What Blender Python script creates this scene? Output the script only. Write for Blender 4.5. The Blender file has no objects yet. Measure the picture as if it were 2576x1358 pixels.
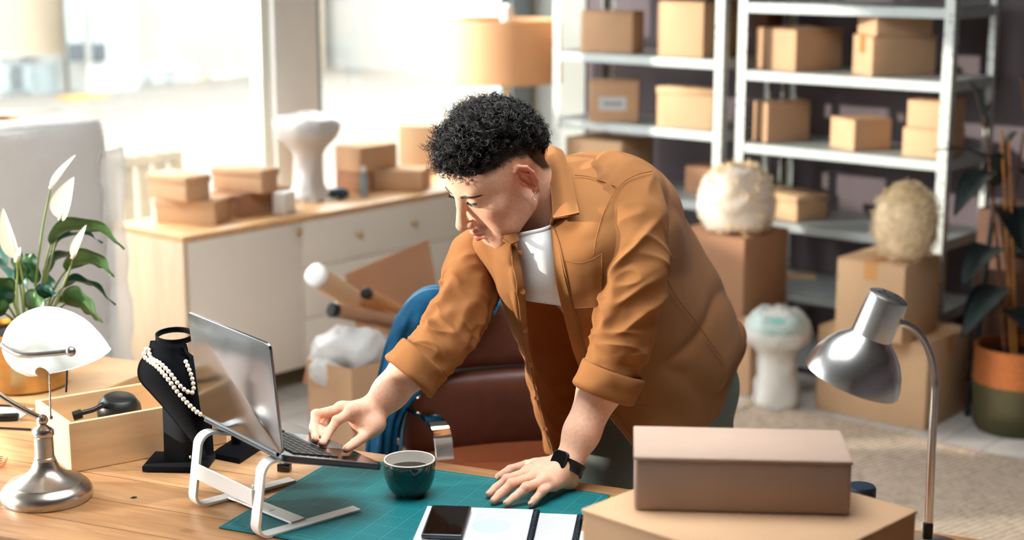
import bpy, bmesh, math, random
import numpy as np
from math import radians, sin, cos, pi

random.seed(7)
rng = np.random.default_rng(7)
SC = bpy.context.scene
COL = SC.collection

# ---------------------------------------------------------------- camera, world, sun, exposure
IW, IH, FPX = 2576.0, 1358.0, 4000.0
CAM_Z = 1.81
PITCH = math.atan(829 / FPX)
cam_d = bpy.data.cameras.new('camera')
cam = bpy.data.objects.new('camera', cam_d)
COL.objects.link(cam)
cam.location = (0, 0, CAM_Z)
cam.rotation_euler = (pi / 2 - PITCH, 0, 0)
cam_d.sensor_width = 36.0
cam_d.lens = FPX / IW * 36.0
cam_d.clip_start = 0.05
cam_d.dof.use_dof = True
cam_d.dof.focus_distance = 3.12
cam_d.dof.aperture_fstop = 2.5
SC.camera = cam

ROOM = radians(50.0)
CV = np.array([cos(ROOM), sin(ROOM), 0.0])      # along the window wall, going away
NV = np.array([sin(ROOM), -cos(ROOM), 0.0])     # from the window wall into the room
DK = radians(-23.5)
E1 = np.array([cos(DK), sin(DK), 0.0])          # desk, long side
E2 = np.array([-sin(DK), cos(DK), 0.0])         # desk, towards the man
UP = np.array([0, 0, 1.0])

world = bpy.data.worlds.new('sky'); SC.world = world
world.use_nodes = True
bg = world.node_tree.nodes['Background']
bg.inputs[0].default_value = (0.97, 0.985, 1.0, 1)
bg.inputs[1].default_value = 6.0

SUN_DIR = 0.70 * CV + 0.66 * NV - np.array([0, 0, 0.22])
SUN_DIR = SUN_DIR / np.linalg.norm(SUN_DIR)
sun_d = bpy.data.lights.new('sun', 'SUN')
sun_d.energy = 3.3
sun_d.color = (1.0, 0.90, 0.79)
sun_d.angle = radians(1.2)
sun = bpy.data.objects.new('sun', sun_d); COL.objects.link(sun)
sun.location = (-8, -2, 6)
from mathutils import Vector, Matrix
sun.rotation_euler = Vector(SUN_DIR).to_track_quat('-Z', 'Y').to_euler()

SC.view_settings.view_transform = 'Standard'
SC.view_settings.look = 'None'
SC.view_settings.gamma = 1.0
SC.view_settings.use_curve_mapping = False
SC.view_settings.exposure = 1.1
SC.cycles.max_bounces = 7
SC.cycles.diffuse_bounces = 5
SC.cycles.glossy_bounces = 3
SC.cycles.transparent_max_bounces = 8
SC.cycles.transmission_bounces = 4
SC.cycles.caustics_reflective = False
SC.cycles.caustics_refractive = False
SC.cycles.sample_clamp_indirect = 6.0

# ---------------------------------------------------------------- measuring helpers (a sight line met with a plane of the room)
CAMP = np.array([0, 0, CAM_Z])
def ray(x, y):
    u, v = x - IW / 2, y - IH / 2
    c, s = cos(PITCH), sin(PITCH)
    return np.array([u, FPX * c - v * s, -FPX * s - v * c]) / FPX
def Z(x, y, z):
    r = ray(x, y); return CAMP + r * ((z - CAM_Z) / r[2])
def AY(x, y, Y):
    r = ray(x, y); return CAMP + r * (Y / r[1])
def PA(x, y, a):
    r = ray(x, y); return CAMP + r * (a / (r @ CV))
def PB(x, y, b):
    r = ray(x, y); return CAMP + r * (b / (r @ NV))
def RM(a, b, z=0.0):
    return a * CV + b * NV + np.array([0, 0, z])
def DS(u, v, z=0.75):
    return u * E1 + v * E2 + np.array([0, 0, z])
def V3(*a): return np.array(a, float)
def proj(p):
    d = np.asarray(p, float) - CAMP; c, s = cos(PITCH), sin(PITCH); zc = d[1] * c - d[2] * s; yc = -d[1] * s - d[2] * c
    return IW / 2 + FPX * d[0] / zc, IH / 2 + FPX * yc / zc
def bisect(f, a, b, n=50):
    fa = f(a)
    for _ in range(n):
        m = (a + b) / 2; fm = f(m)
        if (fm > 0) == (fa > 0): a = m
        else: b = m
    return (a + b) / 2
def unit(v):
    v = np.asarray(v, float); return v / (np.linalg.norm(v) + 1e-12)

# ---------------------------------------------------------------- mesh helpers
def frame_z(d, ref=None):
    d = unit(d)
    ref = np.array([0, 0, 1.0]) if ref is None else unit(ref)
    if abs(d @ ref) > 0.98: ref = np.array([1.0, 0, 0])
    x = unit(np.cross(ref, d)); y = np.cross(d, x)
    return np.stack([x, y, d], 1)
def rotz(a):
    c, s = cos(a), sin(a); return np.array([[c, -s, 0], [s, c, 0], [0, 0, 1.0]])
def catmull(P, n):
    """n samples along a smooth curve through the points P (axis 0)"""
    P = np.asarray(P, float); m = len(P)
    if m == 2:
        t = np.linspace(0, 1, n).reshape((-1,) + (1,) * (P.ndim - 1)); return P[0] * (1 - t) + P[1] * t
    E = np.concatenate([[2 * P[0] - P[1]], P, [2 * P[-1] - P[-2]]])
    t = np.linspace(0, m - 1 - 1e-9, n); i = t.astype(int); f = (t - i).reshape((-1,) + (1,) * (P.ndim - 1))
    p0, p1, p2, p3 = E[i], E[i + 1], E[i + 2], E[i + 3]
    return 0.5 * (2 * p1 + (p2 - p0) * f + (2 * p0 - 5 * p1 + 4 * p2 - p3) * f ** 2 + (3 * p1 - p0 - 3 * p2 + p3) * f ** 3)
def grid_interp(G, n, m):
    G = catmull(G, n)
    return np.swapaxes(catmull(np.swapaxes(G, 0, 1), m), 0, 1)
def _hash(ix, iy, iz, seed):
    h = (ix * 374761393 + iy * 668265263 + iz * 2147483647 + seed * 974711) & 0xffffffff
    h = ((h ^ (h >> 13)) * 1274126177) & 0xffffffff
    return ((h ^ (h >> 16)) & 0xffff) / 32767.5 - 1.0
def vnoise(P, scale=1.0, seed=0):
    """smooth lattice noise in -1..1 at points P (n,3)"""
    Q = np.asarray(P, float) * scale; i = np.floor(Q).astype(np.int64); f = Q - i
    f = f * f * (3 - 2 * f); out = 0
    for dx in (0, 1):
        for dy in (0, 1):
            for dz in (0, 1):
                w = (f[..., 0] if dx else 1 - f[..., 0]) * (f[..., 1] if dy else 1 - f[..., 1]) * (f[..., 2] if dz else 1 - f[..., 2])
                out = out + w * _hash(i[..., 0] + dx, i[..., 1] + dy, i[..., 2] + dz, seed)
    return out

class MB:
    """collects shapes, then links them as ONE mesh object"""
    def __init__(s): s.v = []; s.f = []; s.mi = []; s.n = 0
    def add(s, V, F, mi=0):
        V = np.asarray(V, float).reshape(-1, 3)
        s.v.append(V); s.f += [tuple(i + s.n for i in f) for f in F]; s.mi += [mi] * len(F); s.n += len(V); return s
    def box(s, c, size, R=None, mi=0):
        x, y, z = np.asarray(size) / 2
        V = np.array([[-x, -y, -z], [x, -y, -z], [x, y, -z], [-x, y, -z], [-x, -y, z], [x, -y, z], [x, y, z], [-x, y, z]])
        if R is not None: V = V @ np.asarray(R).T
        return s.add(V + np.asarray(c), [(0, 3, 2, 1), (4, 5, 6, 7), (0, 1, 5, 4), (1, 2, 6, 5), (2, 3, 7, 6), (3, 0, 4, 7)], mi)
    def bar(s, p, q, w, h=None, ref=None, mi=0):
        p, q = np.asarray(p, float), np.asarray(q, float); h = h or w
        return s.box((p + q) / 2, (w, h, np.linalg.norm(q - p)), frame_z(q - p, ref), mi)
    def rings(s, R, closed=True, cap=True, loop=False, mi=0):
        R = np.asarray(R, float); n, m = R.shape[:2]; F = []
        for i in range(n if loop else n - 1):
            for j in range(m if closed else m - 1):
                a, b = i, (i + 1) % n; k = (j + 1) % m
                F.append((a * m + j, a * m + k, b * m + k, b * m + j))
        if cap and closed and not loop:
            F.append(tuple(range(m - 1, -1, -1))); F.append(tuple((n - 1) * m + j for j in range(m)))
        return s.add(R.reshape(-1, 3), F, mi)
    def lathe(s, prof, o=(0, 0, 0), seg=32, R=None, cap=True, mi=0, sx=1.0, sy=1.0):
        a = np.linspace(0, 2 * pi, seg, endpoint=False); rr = []
        for r, z in prof:
            ring = np.stack([r * np.cos(a) * sx, r * np.sin(a) * sy, np.full(seg, z)], 1)
            if R is not None: ring = ring @ np.asarray(R).T
            rr.append(ring + np.asarray(o))
        return s.rings(rr, True, cap, False, mi)
    def tube(s, P, r, seg=10, cap=True, loop=False, flat=1.0, ref=None, mi=0):
        P = np.asarray(P, float); n = len(P); r = np.broadcast_to(np.asarray(r, float), (n,))
        if loop: T = np.roll(P, -1, 0) - np.roll(P, 1, 0)
        else: T = np.gradient(P, axis=0)
        T = T / (np.linalg.norm(T, axis=1, keepdims=True) + 1e-12)
        a = np.linspace(0, 2 * pi, seg, endpoint=False); R = []
        x = frame_z(T[0], ref)[:, 0]
        for i in range(n):
            x = unit(x - T[i] * (x @ T[i])); y = np.cross(T[i], x)
            R.append(P[i] + r[i] * (np.outer(np.cos(a), x) * flat + np.outer(np.sin(a), y)))
        return s.rings(R, True, cap, loop, mi)
    def ball(s, c, r, seg=16, nr=10, R=None, mi=0):
        r = np.broadcast_to(np.asarray(r, float), (3,)); V = []; F = []
        for i in range(1, nr):
            t = pi * i / nr
            for j in range(seg):
                p = 2 * pi * j / seg; V.append((sin(t) * cos(p), sin(t) * sin(p), cos(t)))
        V += [(0, 0, 1), (0, 0, -1)]; a, b = len(V) - 2, len(V) - 1
        for i in range(nr - 2):
            for j in range(seg):
                k = (j + 1) % seg; F.append((i * seg + j, (i + 1) * seg + j, (i + 1) * seg + k, i * seg + k))
        for j in range(seg):
            k = (j + 1) % seg; F.append((a, j, k)); F.append((b, (nr - 2) * seg + k, (nr - 2) * seg + j))
        V = np.array(V) * r
        if R is not None: V = V @ np.asarray(R).T
        return s.add(V + np.asarray(c), F, mi)
    def sheet(s, G, thick=0.0, mi=0, close_u=False):
        G = np.asarray(G, float); n, m = G.shape[:2]
        if thick <= 0: return s.rings(G, close_u, False, False, mi)
        du = np.gradient(G, axis=0); dv = np.gradient(G, axis=1); N = np.cross(du, dv); N /= np.linalg.norm(N, axis=2, keepdims=True) + 1e-12
        A, B = G + N * thick / 2, G - N * thick / 2; F = []
        for i in range(n - 1):
            for j in range(m - 1):
                q = (i * m + j, i * m + j + 1, (i + 1) * m + j + 1, (i + 1) * m + j); F.append(q[::-1]); F.append(tuple(k + n * m for k in q))
        edge = [(i, 0) for i in range(n)] + [(n - 1, j) for j in range(1, m)] + [(i, m - 1) for i in range(n - 2, -1, -1)] + [(0, j) for j in range(m - 2, 0, -1)]
        for k in range(len(edge)):
            (i, j), (p, q) = edge[k], edge[(k + 1) % len(edge)]
            F.append((i * m + j, p * m + q, n * m + p * m + q, n * m + i * m + j))
        return s.add(np.concatenate([A.reshape(-1, 3), B.reshape(-1, 3)]), F, mi)
    def prism(s, poly, vec, mi=0):
        P = np.asarray(poly, float); m = len(P)
        F = [tuple(range(m - 1, -1, -1)), tuple(range(m, 2 * m))] + [(j, (j + 1) % m, m + (j + 1) % m, m + j) for j in range(m)]
        return s.add(np.concatenate([P, P + np.asarray(vec)]), F, mi)
    def displace(s, fn):
        for k in range(len(s.v)): s.v[k] = s.v[k] + fn(s.v[k])
        return s
    def build(s, name, mat, parent=None, smooth=35, bevel=0.0, seg=2, subdiv=0, recalc=False):
        me = bpy.data.meshes.new(name); V = np.concatenate(s.v)
        off = np.array(parent['_o']) if parent is not None else np.zeros(3)
        me.from_pydata((V - off).tolist(), [], s.f)
        if bevel > 0 or recalc:
            bm = bmesh.new(); bm.from_mesh(me)
            bmesh.ops.recalc_face_normals(bm, faces=bm.faces)
            if bevel > 0:
                ed = [e for e in bm.edges if len(e.link_faces) == 2 and e.calc_face_angle(0) > radians(30)]
                bmesh.ops.bevel(bm, geom=ed, offset=bevel, segments=seg, profile=0.5, affect='EDGES', clamp_overlap=True)
            bm.to_mesh(me); bm.free()
        else:
            me.polygons.foreach_set('material_index', s.mi)
        if smooth:
            me.polygons.foreach_set('use_smooth', [True] * len(me.polygons))
            if smooth < 180: me.set_sharp_from_angle(angle=radians(smooth))
        for m in (mat if isinstance(mat, (list, tuple)) else [mat]): me.materials.append(m)
        o = bpy.data.objects.new(name, me); COL.objects.link(o)
        if parent is not None: o.parent = parent
        o['_o'] = [float(x) for x in off]
        if subdiv:
            mo = o.modifiers.new('smooth', 'SUBSURF'); mo.levels = mo.render_levels = subdiv
        return o

def tag(o, label=None, cat=None, group=None, kind=None):
    if label: o['label'] = label
    if cat: o['category'] = cat
    if group: o['group'] = group
    if kind: o['kind'] = kind
    return o
def thing(name, loc, label, cat, group=None):
    o = bpy.data.objects.new(name, None); COL.objects.link(o)
    o.empty_display_size = 0.05
    o.location = [float(x) for x in loc]; o['_o'] = [float(x) for x in loc]
    return tag(o, label, cat, group)
def struct(mb, name, mat, **k):
    return tag(mb.build(name, mat, **k), kind='structure')

# ---------------------------------------------------------------- materials
def lin(r, g, b):
    f = lambda c: c / 12.92 if c <= 0.04045 else ((c + 0.055) / 1.055) ** 2.4
    return (f(r / 255), f(g / 255), f(b / 255), 1.0)
def mat(name, col, rough=0.6, metal=0.0, var=0.0, vscale=8.0, stretch=(1, 1, 1), bump=0.0, bscale=60.0, spec=0.4, trans=0.0, sss=0.0, sheen=0.0, coat=0.0, alpha=1.0, col2=None, aniso=0.0):
    m = bpy.data.materials.new(name); m.use_nodes = True; nt = m.node_tree; N = nt.nodes; L = nt.links
    p = N['Principled BSDF']; col = lin(*col)
    p.inputs['Base Color'].default_value = col; p.inputs['Roughness'].default_value = rough; p.inputs['Metallic'].default_value = metal
    p.inputs['Specular IOR Level'].default_value = spec; p.inputs['Transmission Weight'].default_value = trans
    p.inputs['Sheen Weight'].default_value = sheen; p.inputs['Coat Weight'].default_value = coat; p.inputs['Alpha'].default_value = alpha
    if sss: p.inputs['Subsurface Weight'].default_value = sss; p.inputs['Subsurface Radius'].default_value = (1.0, .4, .2); p.inputs['Subsurface Scale'].default_value = 0.008
    if aniso: p.inputs['Anisotropic'].default_value = aniso
    tc = N.new('ShaderNodeTexCoord'); mp = N.new('ShaderNodeMapping'); mp.inputs['Scale'].default_value = stretch
    L.new(tc.outputs['Object'], mp.inputs['Vector'])
    if var or col2:
        nz = N.new('ShaderNodeTexNoise'); nz.inputs['Scale'].default_value = vscale; nz.inputs['Detail'].default_value = 4.0
        L.new(mp.outputs['Vector'], nz.inputs['Vector'])
        cr = N.new('ShaderNodeValToRGB'); L.new(nz.outputs['Fac'], cr.inputs['Fac'])
        c2 = lin(*col2) if col2 else tuple(max(0, c * (1 - var)) for c in col[:3]) + (1,)
        c1 = col if col2 else tuple(min(1, c * (1 + var)) for c in col[:3]) + (1,)
        cr.color_ramp.elements[0].position = 0.3; cr.color_ramp.elements[0].color = c2
        cr.color_ramp.elements[1].position = 0.7; cr.color_ramp.elements[1].color = c1
        L.new(cr.outputs['Color'], p.inputs['Base Color'])
    if bump:
        bz = N.new('ShaderNodeTexNoise'); bz.inputs['Scale'].default_value = bscale; bz.inputs['Detail'].default_value = 3.0
        L.new(mp.outputs['Vector'], bz.inputs['Vector'])
        bn = N.new('ShaderNodeBump'); bn.inputs['Strength'].default_value = bump; bn.inputs['Distance'].default_value = 0.004
        L.new(bz.outputs['Fac'], bn.inputs['Height']); L.new(bn.outputs['Normal'], p.inputs['Normal'])
    return m
def nodes_of(m): return m.node_tree.nodes, m.node_tree.links, m.node_tree.nodes['Principled BSDF']

M = {}
M['kraft'] = mat('kraft_cardboard', (194, 156, 122), 0.85, var=0.07, vscale=5, bump=0.05, bscale=180, spec=0.2)
M['kraft_light'] = mat('pale_kraft_cardboard', (198, 162, 126), 0.85, var=0.06, vscale=5, bump=0.05, bscale=180, spec=0.2)
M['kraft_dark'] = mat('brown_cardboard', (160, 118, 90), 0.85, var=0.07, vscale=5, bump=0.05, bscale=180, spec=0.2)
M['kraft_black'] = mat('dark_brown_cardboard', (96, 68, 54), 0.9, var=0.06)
M['kraft_grey'] = mat('greyish_cardboard', (176, 150, 134), 0.8, var=0.05, vscale=6, bump=0.05, bscale=180, spec=0.25)
M['tape'] = mat('parcel_tape', (196, 140, 84), 0.35, var=0.05)
M['tape_brown'] = mat('brown_parcel_tape', (186, 112, 62), 0.35, var=0.05)
M['wall_dark'] = mat('mauve_grey_paint', (98, 88, 92), 0.9, var=0.05, vscale=2, bump=0.08, bscale=30)
M['wall_light'] = mat('pale_paint', (208, 206, 204), 0.9, var=0.03, vscale=2)
M['ceiling'] = mat('darkened_ceiling_paint', (120, 118, 116), 0.9, var=0.02)  # out of view, darkened to cut the light it bounces back
M['frame'] = mat('window_frame_paint', (222, 222, 212), 0.5, var=0.02)
M['frame_grey'] = mat('blue_grey_window_frame', (150, 166, 174), 0.5, var=0.02)
M['white'] = mat('white_paint', (235, 234, 230), 0.5, var=0.02)
M['greige'] = mat('greige_lacquer', (226, 217, 205), 0.5, var=0.015)
M['oak'] = mat('light_oak', (202, 176, 146), 0.5, var=0.12, vscale=3, stretch=(14, 14, 1.2))
M['oak_top'] = mat('oak_veneer_top', (205, 160, 112), 0.4, var=0.1, vscale=3, stretch=(6, 6, 6))
M['brass'] = mat('brushed_brass', (208, 172, 116), 0.28, metal=1.0, var=0.08, vscale=6, stretch=(1, 1, 30))
M['nickel'] = mat('brushed_nickel', (196, 188, 180), 0.3, metal=1.0, var=0.06, vscale=20, stretch=(1, 1, 20))
M['steel'] = mat('brushed_steel', (214, 214, 214), 0.27, metal=1.0, var=0.06, vscale=20, stretch=(4, 4, 40))
M['chrome'] = mat('chrome', (235, 235, 235), 0.05, metal=1.0)
M['alu'] = mat('white_aluminium', (236, 236, 234), 0.35, metal=0.25, var=0.02)
M['silver'] = mat('satin_silver_lid', (126, 129, 134), 0.15, metal=1.0, var=0.02)
M['dark_metal'] = mat('dark_grey_edge', (70, 74, 78), 0.35, metal=0.8)
M['black'] = mat('black_plastic', (20, 22, 24), 0.4, var=0.1)
M['black_gloss'] = mat('black_gloss', (8, 9, 11), 0.06, spec=0.6)
M['velvet'] = mat('black_velvet', (11, 13, 18), 0.95, spec=0.08, sheen=0.04, bump=0.15, bscale=300)
M['velvet_grey'] = mat('charcoal_board', (38, 42, 48), 0.8, spec=0.15, var=0.08)
M['pearl'] = mat('pearl', (244, 236, 222), 0.18, spec=0.6, coat=0.5)
M['glass_white'] = mat('opal_glass', (250, 246, 240), 0.12, spec=0.5, coat=0.4, sss=0.3)
M['ceramic_green'] = mat('dark_green_glaze', (8, 52, 52), 0.12, spec=0.55, coat=0.3)
M['ceramic_white'] = mat('cream_glaze', (236, 230, 220), 0.15, spec=0.5, coat=0.3)
M['coffee'] = mat('black_coffee', (38, 20, 14), 0.03, spec=0.6)
M['paper'] = mat('white_paper', (200, 200, 202), 0.8, var=0.01)
M['leather'] = mat('dark_brown_leather', (78, 44, 34), 0.42, var=0.12, vscale=30, bump=0.12, bscale=220)
M['leather_rust'] = mat('rust_brown_leather', (120, 62, 36), 0.45, var=0.1, vscale=30, bump=0.12, bscale=220)
M['denim'] = mat('blue_denim', (14, 66, 96), 0.9, var=0.2, vscale=30, bump=0.4, bscale=500, spec=0.15)
M['denim_seam'] = mat('pale_denim_stitching', (120, 168, 196), 0.85)
M['basket_top'] = mat('orange_woven_straw', (150, 84, 38), 0.85, var=0.2, vscale=60, stretch=(1, 1, 4), bump=0.6, bscale=120)
M['basket_low'] = mat('olive_woven_straw', (66, 60, 34), 0.85, var=0.2, vscale=60, stretch=(1, 1, 4), bump=0.6, bscale=120)
M['soil'] = mat('potting_soil', (40, 30, 26), 0.95, var=0.3, vscale=60, bump=0.6)
M['leaf'] = mat('glossy_green_leaf', (74, 116, 66), 0.38, var=0.35, vscale=14, spec=0.5)
M['leaf_teal'] = mat('deep_green_leaf', (36, 92, 80), 0.34, var=0.3, vscale=14, spec=0.5)
M['leaf_dark'] = mat('dark_rubber_leaf', (14, 26, 26), 0.45, var=0.2, spec=0.5)
M['stem_green'] = mat('pale_green_stem', (132, 152, 84), 0.5, var=0.1)
M['petal'] = mat('cream_spathe', (250, 247, 232), 0.6, var=0.02)
M['bark'] = mat('brown_bark', (112, 72, 46), 0.85, var=0.3, vscale=40, bump=0.4)
M['bamboo'] = mat('bamboo_cane', (178, 116, 56), 0.55, var=0.1)
M['jute'] = mat('woven_jute', (210, 188, 166), 0.95, var=0.2, vscale=40, bump=0.8, bscale=260)
M['shade'] = mat('linen_lampshade', (226, 186, 144), 0.8, var=0.03, vscale=4, sss=0.0)
M['shavings'] = mat('pale_wood_wool', (228, 204, 164), 0.8, var=0.12, vscale=20)
M['pine'] = mat('pine_board', (232, 196, 150), 0.55, var=0.12, vscale=2.2, stretch=(2, 2, 14))
M['string_black'] = mat('black_wire_coating', (14, 14, 16), 0.45)
M['wire'] = mat('spiral_wire', (30, 40, 52), 0.3, metal=0.6)
M['teal_wrap'] = mat('teal_tissue', (120, 188, 172), 0.6, var=0.1)
_m = M['jute']; _N, _L, _p = _m.node_tree.nodes, _m.node_tree.links, _m.node_tree.nodes['Principled BSDF']
_w = _N.new('ShaderNodeTexWave'); _w.inputs['Scale'].default_value = 13; _w.inputs['Distortion'].default_value = 2.0; _w.inputs['Detail'].default_value = 2; _w.inputs['Detail Scale'].default_value = 6
_c = _N.new('ShaderNodeTexCoord'); _mp = _N.new('ShaderNodeMapping'); _mp.inputs['Rotation'].default_value = (0, 0, 0.9); _L.new(_c.outputs['Object'], _mp.inputs['Vector']); _L.new(_mp.outputs['Vector'], _w.inputs['Vector'])
_x = _N.new('ShaderNodeMixRGB'); _x.blend_type = 'MULTIPLY'; _x.inputs['Fac'].default_value = .5; _L.new(_p.inputs['Base Color'].links[0].from_socket, _x.inputs[1]); _L.new(_w.outputs['Color'], _x.inputs[2]); _L.new(_x.outputs['Color'], _p.inputs['Base Color'])
M['copper'] = mat('copper_wire', (214, 140, 100), 0.3, metal=0.9)
# ================================================================ the room
def zinc_mat():
    m = mat('galvanised_steel', (214, 218, 216), 0.45, metal=0.35, var=0.05, vscale=30)
    N, L, p = nodes_of(m)
    tc = N.new('ShaderNodeTexCoord'); v = N.new('ShaderNodeTexVoronoi'); v.inputs['Scale'].default_value = 42
    L.new(tc.outputs['Object'], v.inputs['Vector'])
    r = N.new('ShaderNodeValToRGB'); r.color_ramp.elements[0].position = 0.2; r.color_ramp.elements[1].position = 0.3
    r.color_ramp.elements[0].color = lin(110, 112, 110); r.color_ramp.elements[1].color = lin(184, 188, 184)
    L.new(v.outputs['Distance'], r.inputs['Fac']); L.new(r.outputs['Color'], p.inputs['Base Color'])
    return m
M['zinc_post'] = zinc_mat()
M['zinc'] = mat('galvanised_shelf_steel', (172, 178, 177), 0.45, metal=0.3, var=0.06, vscale=30)
M['zinc_dark'] = mat('shelf_board_grey', (120, 122, 122), 0.5, metal=0.3, var=0.06, vscale=20)

def floor_mat():
    m = mat('pale_grey_planks', (206, 200, 194), 0.45, spec=0.3)
    N, L, p = nodes_of(m)
    tc = N.new('ShaderNodeTexCoord'); mp = N.new('ShaderNodeMapping'); mp.inputs['Rotation'].default_value = (0, 0, -ROOM)
    L.new(tc.outputs['Object'], mp.inputs['Vector'])
    b = N.new('ShaderNodeTexBrick'); b.inputs['Scale'].default_value = 1.0; b.inputs['Mortar Size'].default_value = 0.003
    b.inputs['Brick Width'].default_value = 1.4; b.inputs['Row Height'].default_value = 0.16
    b.inputs['Color1'].default_value = lin(210, 204, 197); b.inputs['Color2'].default_value = lin(194, 189, 184); b.inputs['Mortar'].default_value = lin(140, 134, 130)
    L.new(mp.outputs['Vector'], b.inputs['Vector'])
    nz = N.new('ShaderNodeTexNoise'); nz.inputs['Scale'].default_value = 6; nz.inputs['Detail'].default_value = 5
    m2 = N.new('ShaderNodeMapping'); m2.inputs['Scale'].default_value = (1, 14, 1); L.new(mp.outputs['Vector'], m2.inputs['Vector']); L.new(m2.outputs['Vector'], nz.inputs['Vector'])
    mx = N.new('ShaderNodeMixRGB'); mx.blend_type = 'MULTIPLY'; mx.inputs['Fac'].default_value = 0.25
    L.new(b.outputs['Color'], mx.inputs[1]); L.new(nz.outputs['Color'], mx.inputs[2]); L.new(mx.outputs['Color'], p.inputs['Base Color'])
    return m
M['floor'] = floor_mat()

def glass_mat():
    m = bpy.data.materials.new('window_glass'); m.use_nodes = True; N = m.node_tree.nodes; L = m.node_tree.links
    N.clear(); o = N.new('ShaderNodeOutputMaterial'); t = N.new('ShaderNodeBsdfTransparent'); g = N.new('ShaderNodeBsdfGlossy')
    t.inputs[0].default_value = (.97, .985, .98, 1); g.inputs['Roughness'].default_value = 0.02
    x = N.new('ShaderNodeMixShader'); x.inputs[0].default_value = 0.05
    L.new(t.outputs[0], x.inputs[1]); L.new(g.outputs[0], x.inputs[2]); L.new(x.outputs[0], o.inputs[0]); return m
M['glass'] = glass_mat()

A_BACK, B_WIN, H_CEIL = 6.37, -5.2, 3.0
A_FRONT, B_RIGHT = -4.6, 2.4
RR = rotz(ROOM)       # x -> CV, y -> -NV
def rbox(mb, a0, a1, b0, b1, z0, z1, mi=0):
    return mb.box(RM((a0 + a1) / 2, (b0 + b1) / 2, (z0 + z1) / 2), (a1 - a0, b1 - b0, z1 - z0), RR, mi)

struct(rbox(MB(), A_FRONT - .3, A_BACK + .3, B_WIN - .2, B_RIGHT + .12, -0.1, 0.0), 'floor', M['floor'], smooth=0)
SK = (1.2, 3.2, -2.9, -1.0)      # unseen roof light, added over the desk for fill from above
cl = MB()
rbox(cl, A_FRONT - .3, SK[0], B_WIN - .2, B_RIGHT + .12, H_CEIL, H_CEIL + .1); rbox(cl, SK[1], A_BACK + .3, B_WIN - .2, B_RIGHT + .12, H_CEIL, H_CEIL + .1)
rbox(cl, SK[0], SK[1], B_WIN - .2, SK[2], H_CEIL, H_CEIL + .1); rbox(cl, SK[0], SK[1], SK[3], B_RIGHT + .12, H_CEIL, H_CEIL + .1)
struct(cl, 'ceiling', M['ceiling'], smooth=0)
struct(rbox(MB(), A_BACK, A_BACK + .12, -4.86, B_RIGHT, 0, H_CEIL), 'wall_back', M['wall_dark'], smooth=0)
struct(rbox(MB(), A_BACK - .01, A_BACK + .12, B_WIN - .02, -4.86, 0, H_CEIL), 'wall_corner', mat('pale_grey_green_paint', (158, 162, 158), .9), smooth=0)
struct(rbox(MB(), A_FRONT, A_BACK + .12, B_RIGHT, B_RIGHT + .12, 0, H_CEIL), 'wall_right', M['wall_dark'], smooth=0)
struct(rbox(MB(), A_FRONT - .12, A_FRONT, B_WIN - .12, B_RIGHT + .12, 0, H_CEIL), 'wall_front', M['wall_light'], smooth=0)
# window wall: low sill, header and piers, with panes between them
SILL, HEAD, HEADS = 0.32, 2.32, (1.95, 2.86, 2.86, 2.32, 2.32)
piers = [(-4.6, -3.3), (-1.6, -1.4), (0.4, 0.62), (2.4, 2.8), (4.61, 4.86), (6.2, A_BACK)]
w = MB()
rbox(w, A_FRONT, A_BACK, B_WIN - .12, B_WIN + .0, 0, SILL)
rbox(w, A_FRONT, -1.6, B_WIN - .12, B_WIN + .0, HEADS[0], H_CEIL); rbox(w, -1.6, 2.6, B_WIN - .12, B_WIN + .0, HEADS[1], H_CEIL); rbox(w, 2.6, A_BACK, B_WIN - .12, B_WIN + .0, HEAD, H_CEIL)
for a0, a1 in piers[:-1]: rbox(w, a0, a1, B_WIN - .12, B_WIN + .0, SILL, HEADS[0] if a1 < -2 else HEADS[1] if a1 < 2.9 else HEAD)
struct(w, 'wall_window', M['white'], smooth=0)
struct(rbox(MB(), 6.2, A_BACK - .01, B_WIN - .12, B_WIN + .0, SILL, HEAD), 'trim_1', M['frame_grey'], smooth=0)
for k in range(5):
    a0, a1 = piers[k][1], piers[k + 1][0]
    f = MB(); t = 0.05; HEAD = HEADS[k]
    for q0, q1, z0, z1 in ((a0, a0 + t, SILL, HEAD), (a1 - t, a1, SILL, HEAD), (a0 + t, a1 - t, SILL, SILL + t), (a0 + t, a1 - t, HEAD - t, HEAD)):
        rbox(f, q0, q1, B_WIN - .1, B_WIN - .03, z0, z1)
    fo = struct(f, 'window_%d' % (k + 1), M['frame'] if k < 4 else M['frame_grey'], smooth=0)
    g = rbox(MB(), a0 + t, a1 - t, B_WIN - .07, B_WIN - .062, SILL + t, HEAD - t).build('pane', M['glass'], fo, smooth=0)

f = MB(); t = .06  # frame and pane of the added roof light
for q0, q1, r0, r1 in ((SK[0], SK[0] + t, SK[2], SK[3]), (SK[1] - t, SK[1], SK[2], SK[3]), (SK[0] + t, SK[1] - t, SK[2], SK[2] + t), (SK[0] + t, SK[1] - t, SK[3] - t, SK[3])):
    rbox(f, q0, q1, r0, r1, H_CEIL + .02, H_CEIL + .14)
fo = struct(f, 'window_6', M['frame'], smooth=0)
rbox(MB(), SK[0] + t, SK[1] - t, SK[2] + t, SK[3] - t, H_CEIL + .07, H_CEIL + .078).build('pane', M['glass'], fo, smooth=0)

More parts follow.
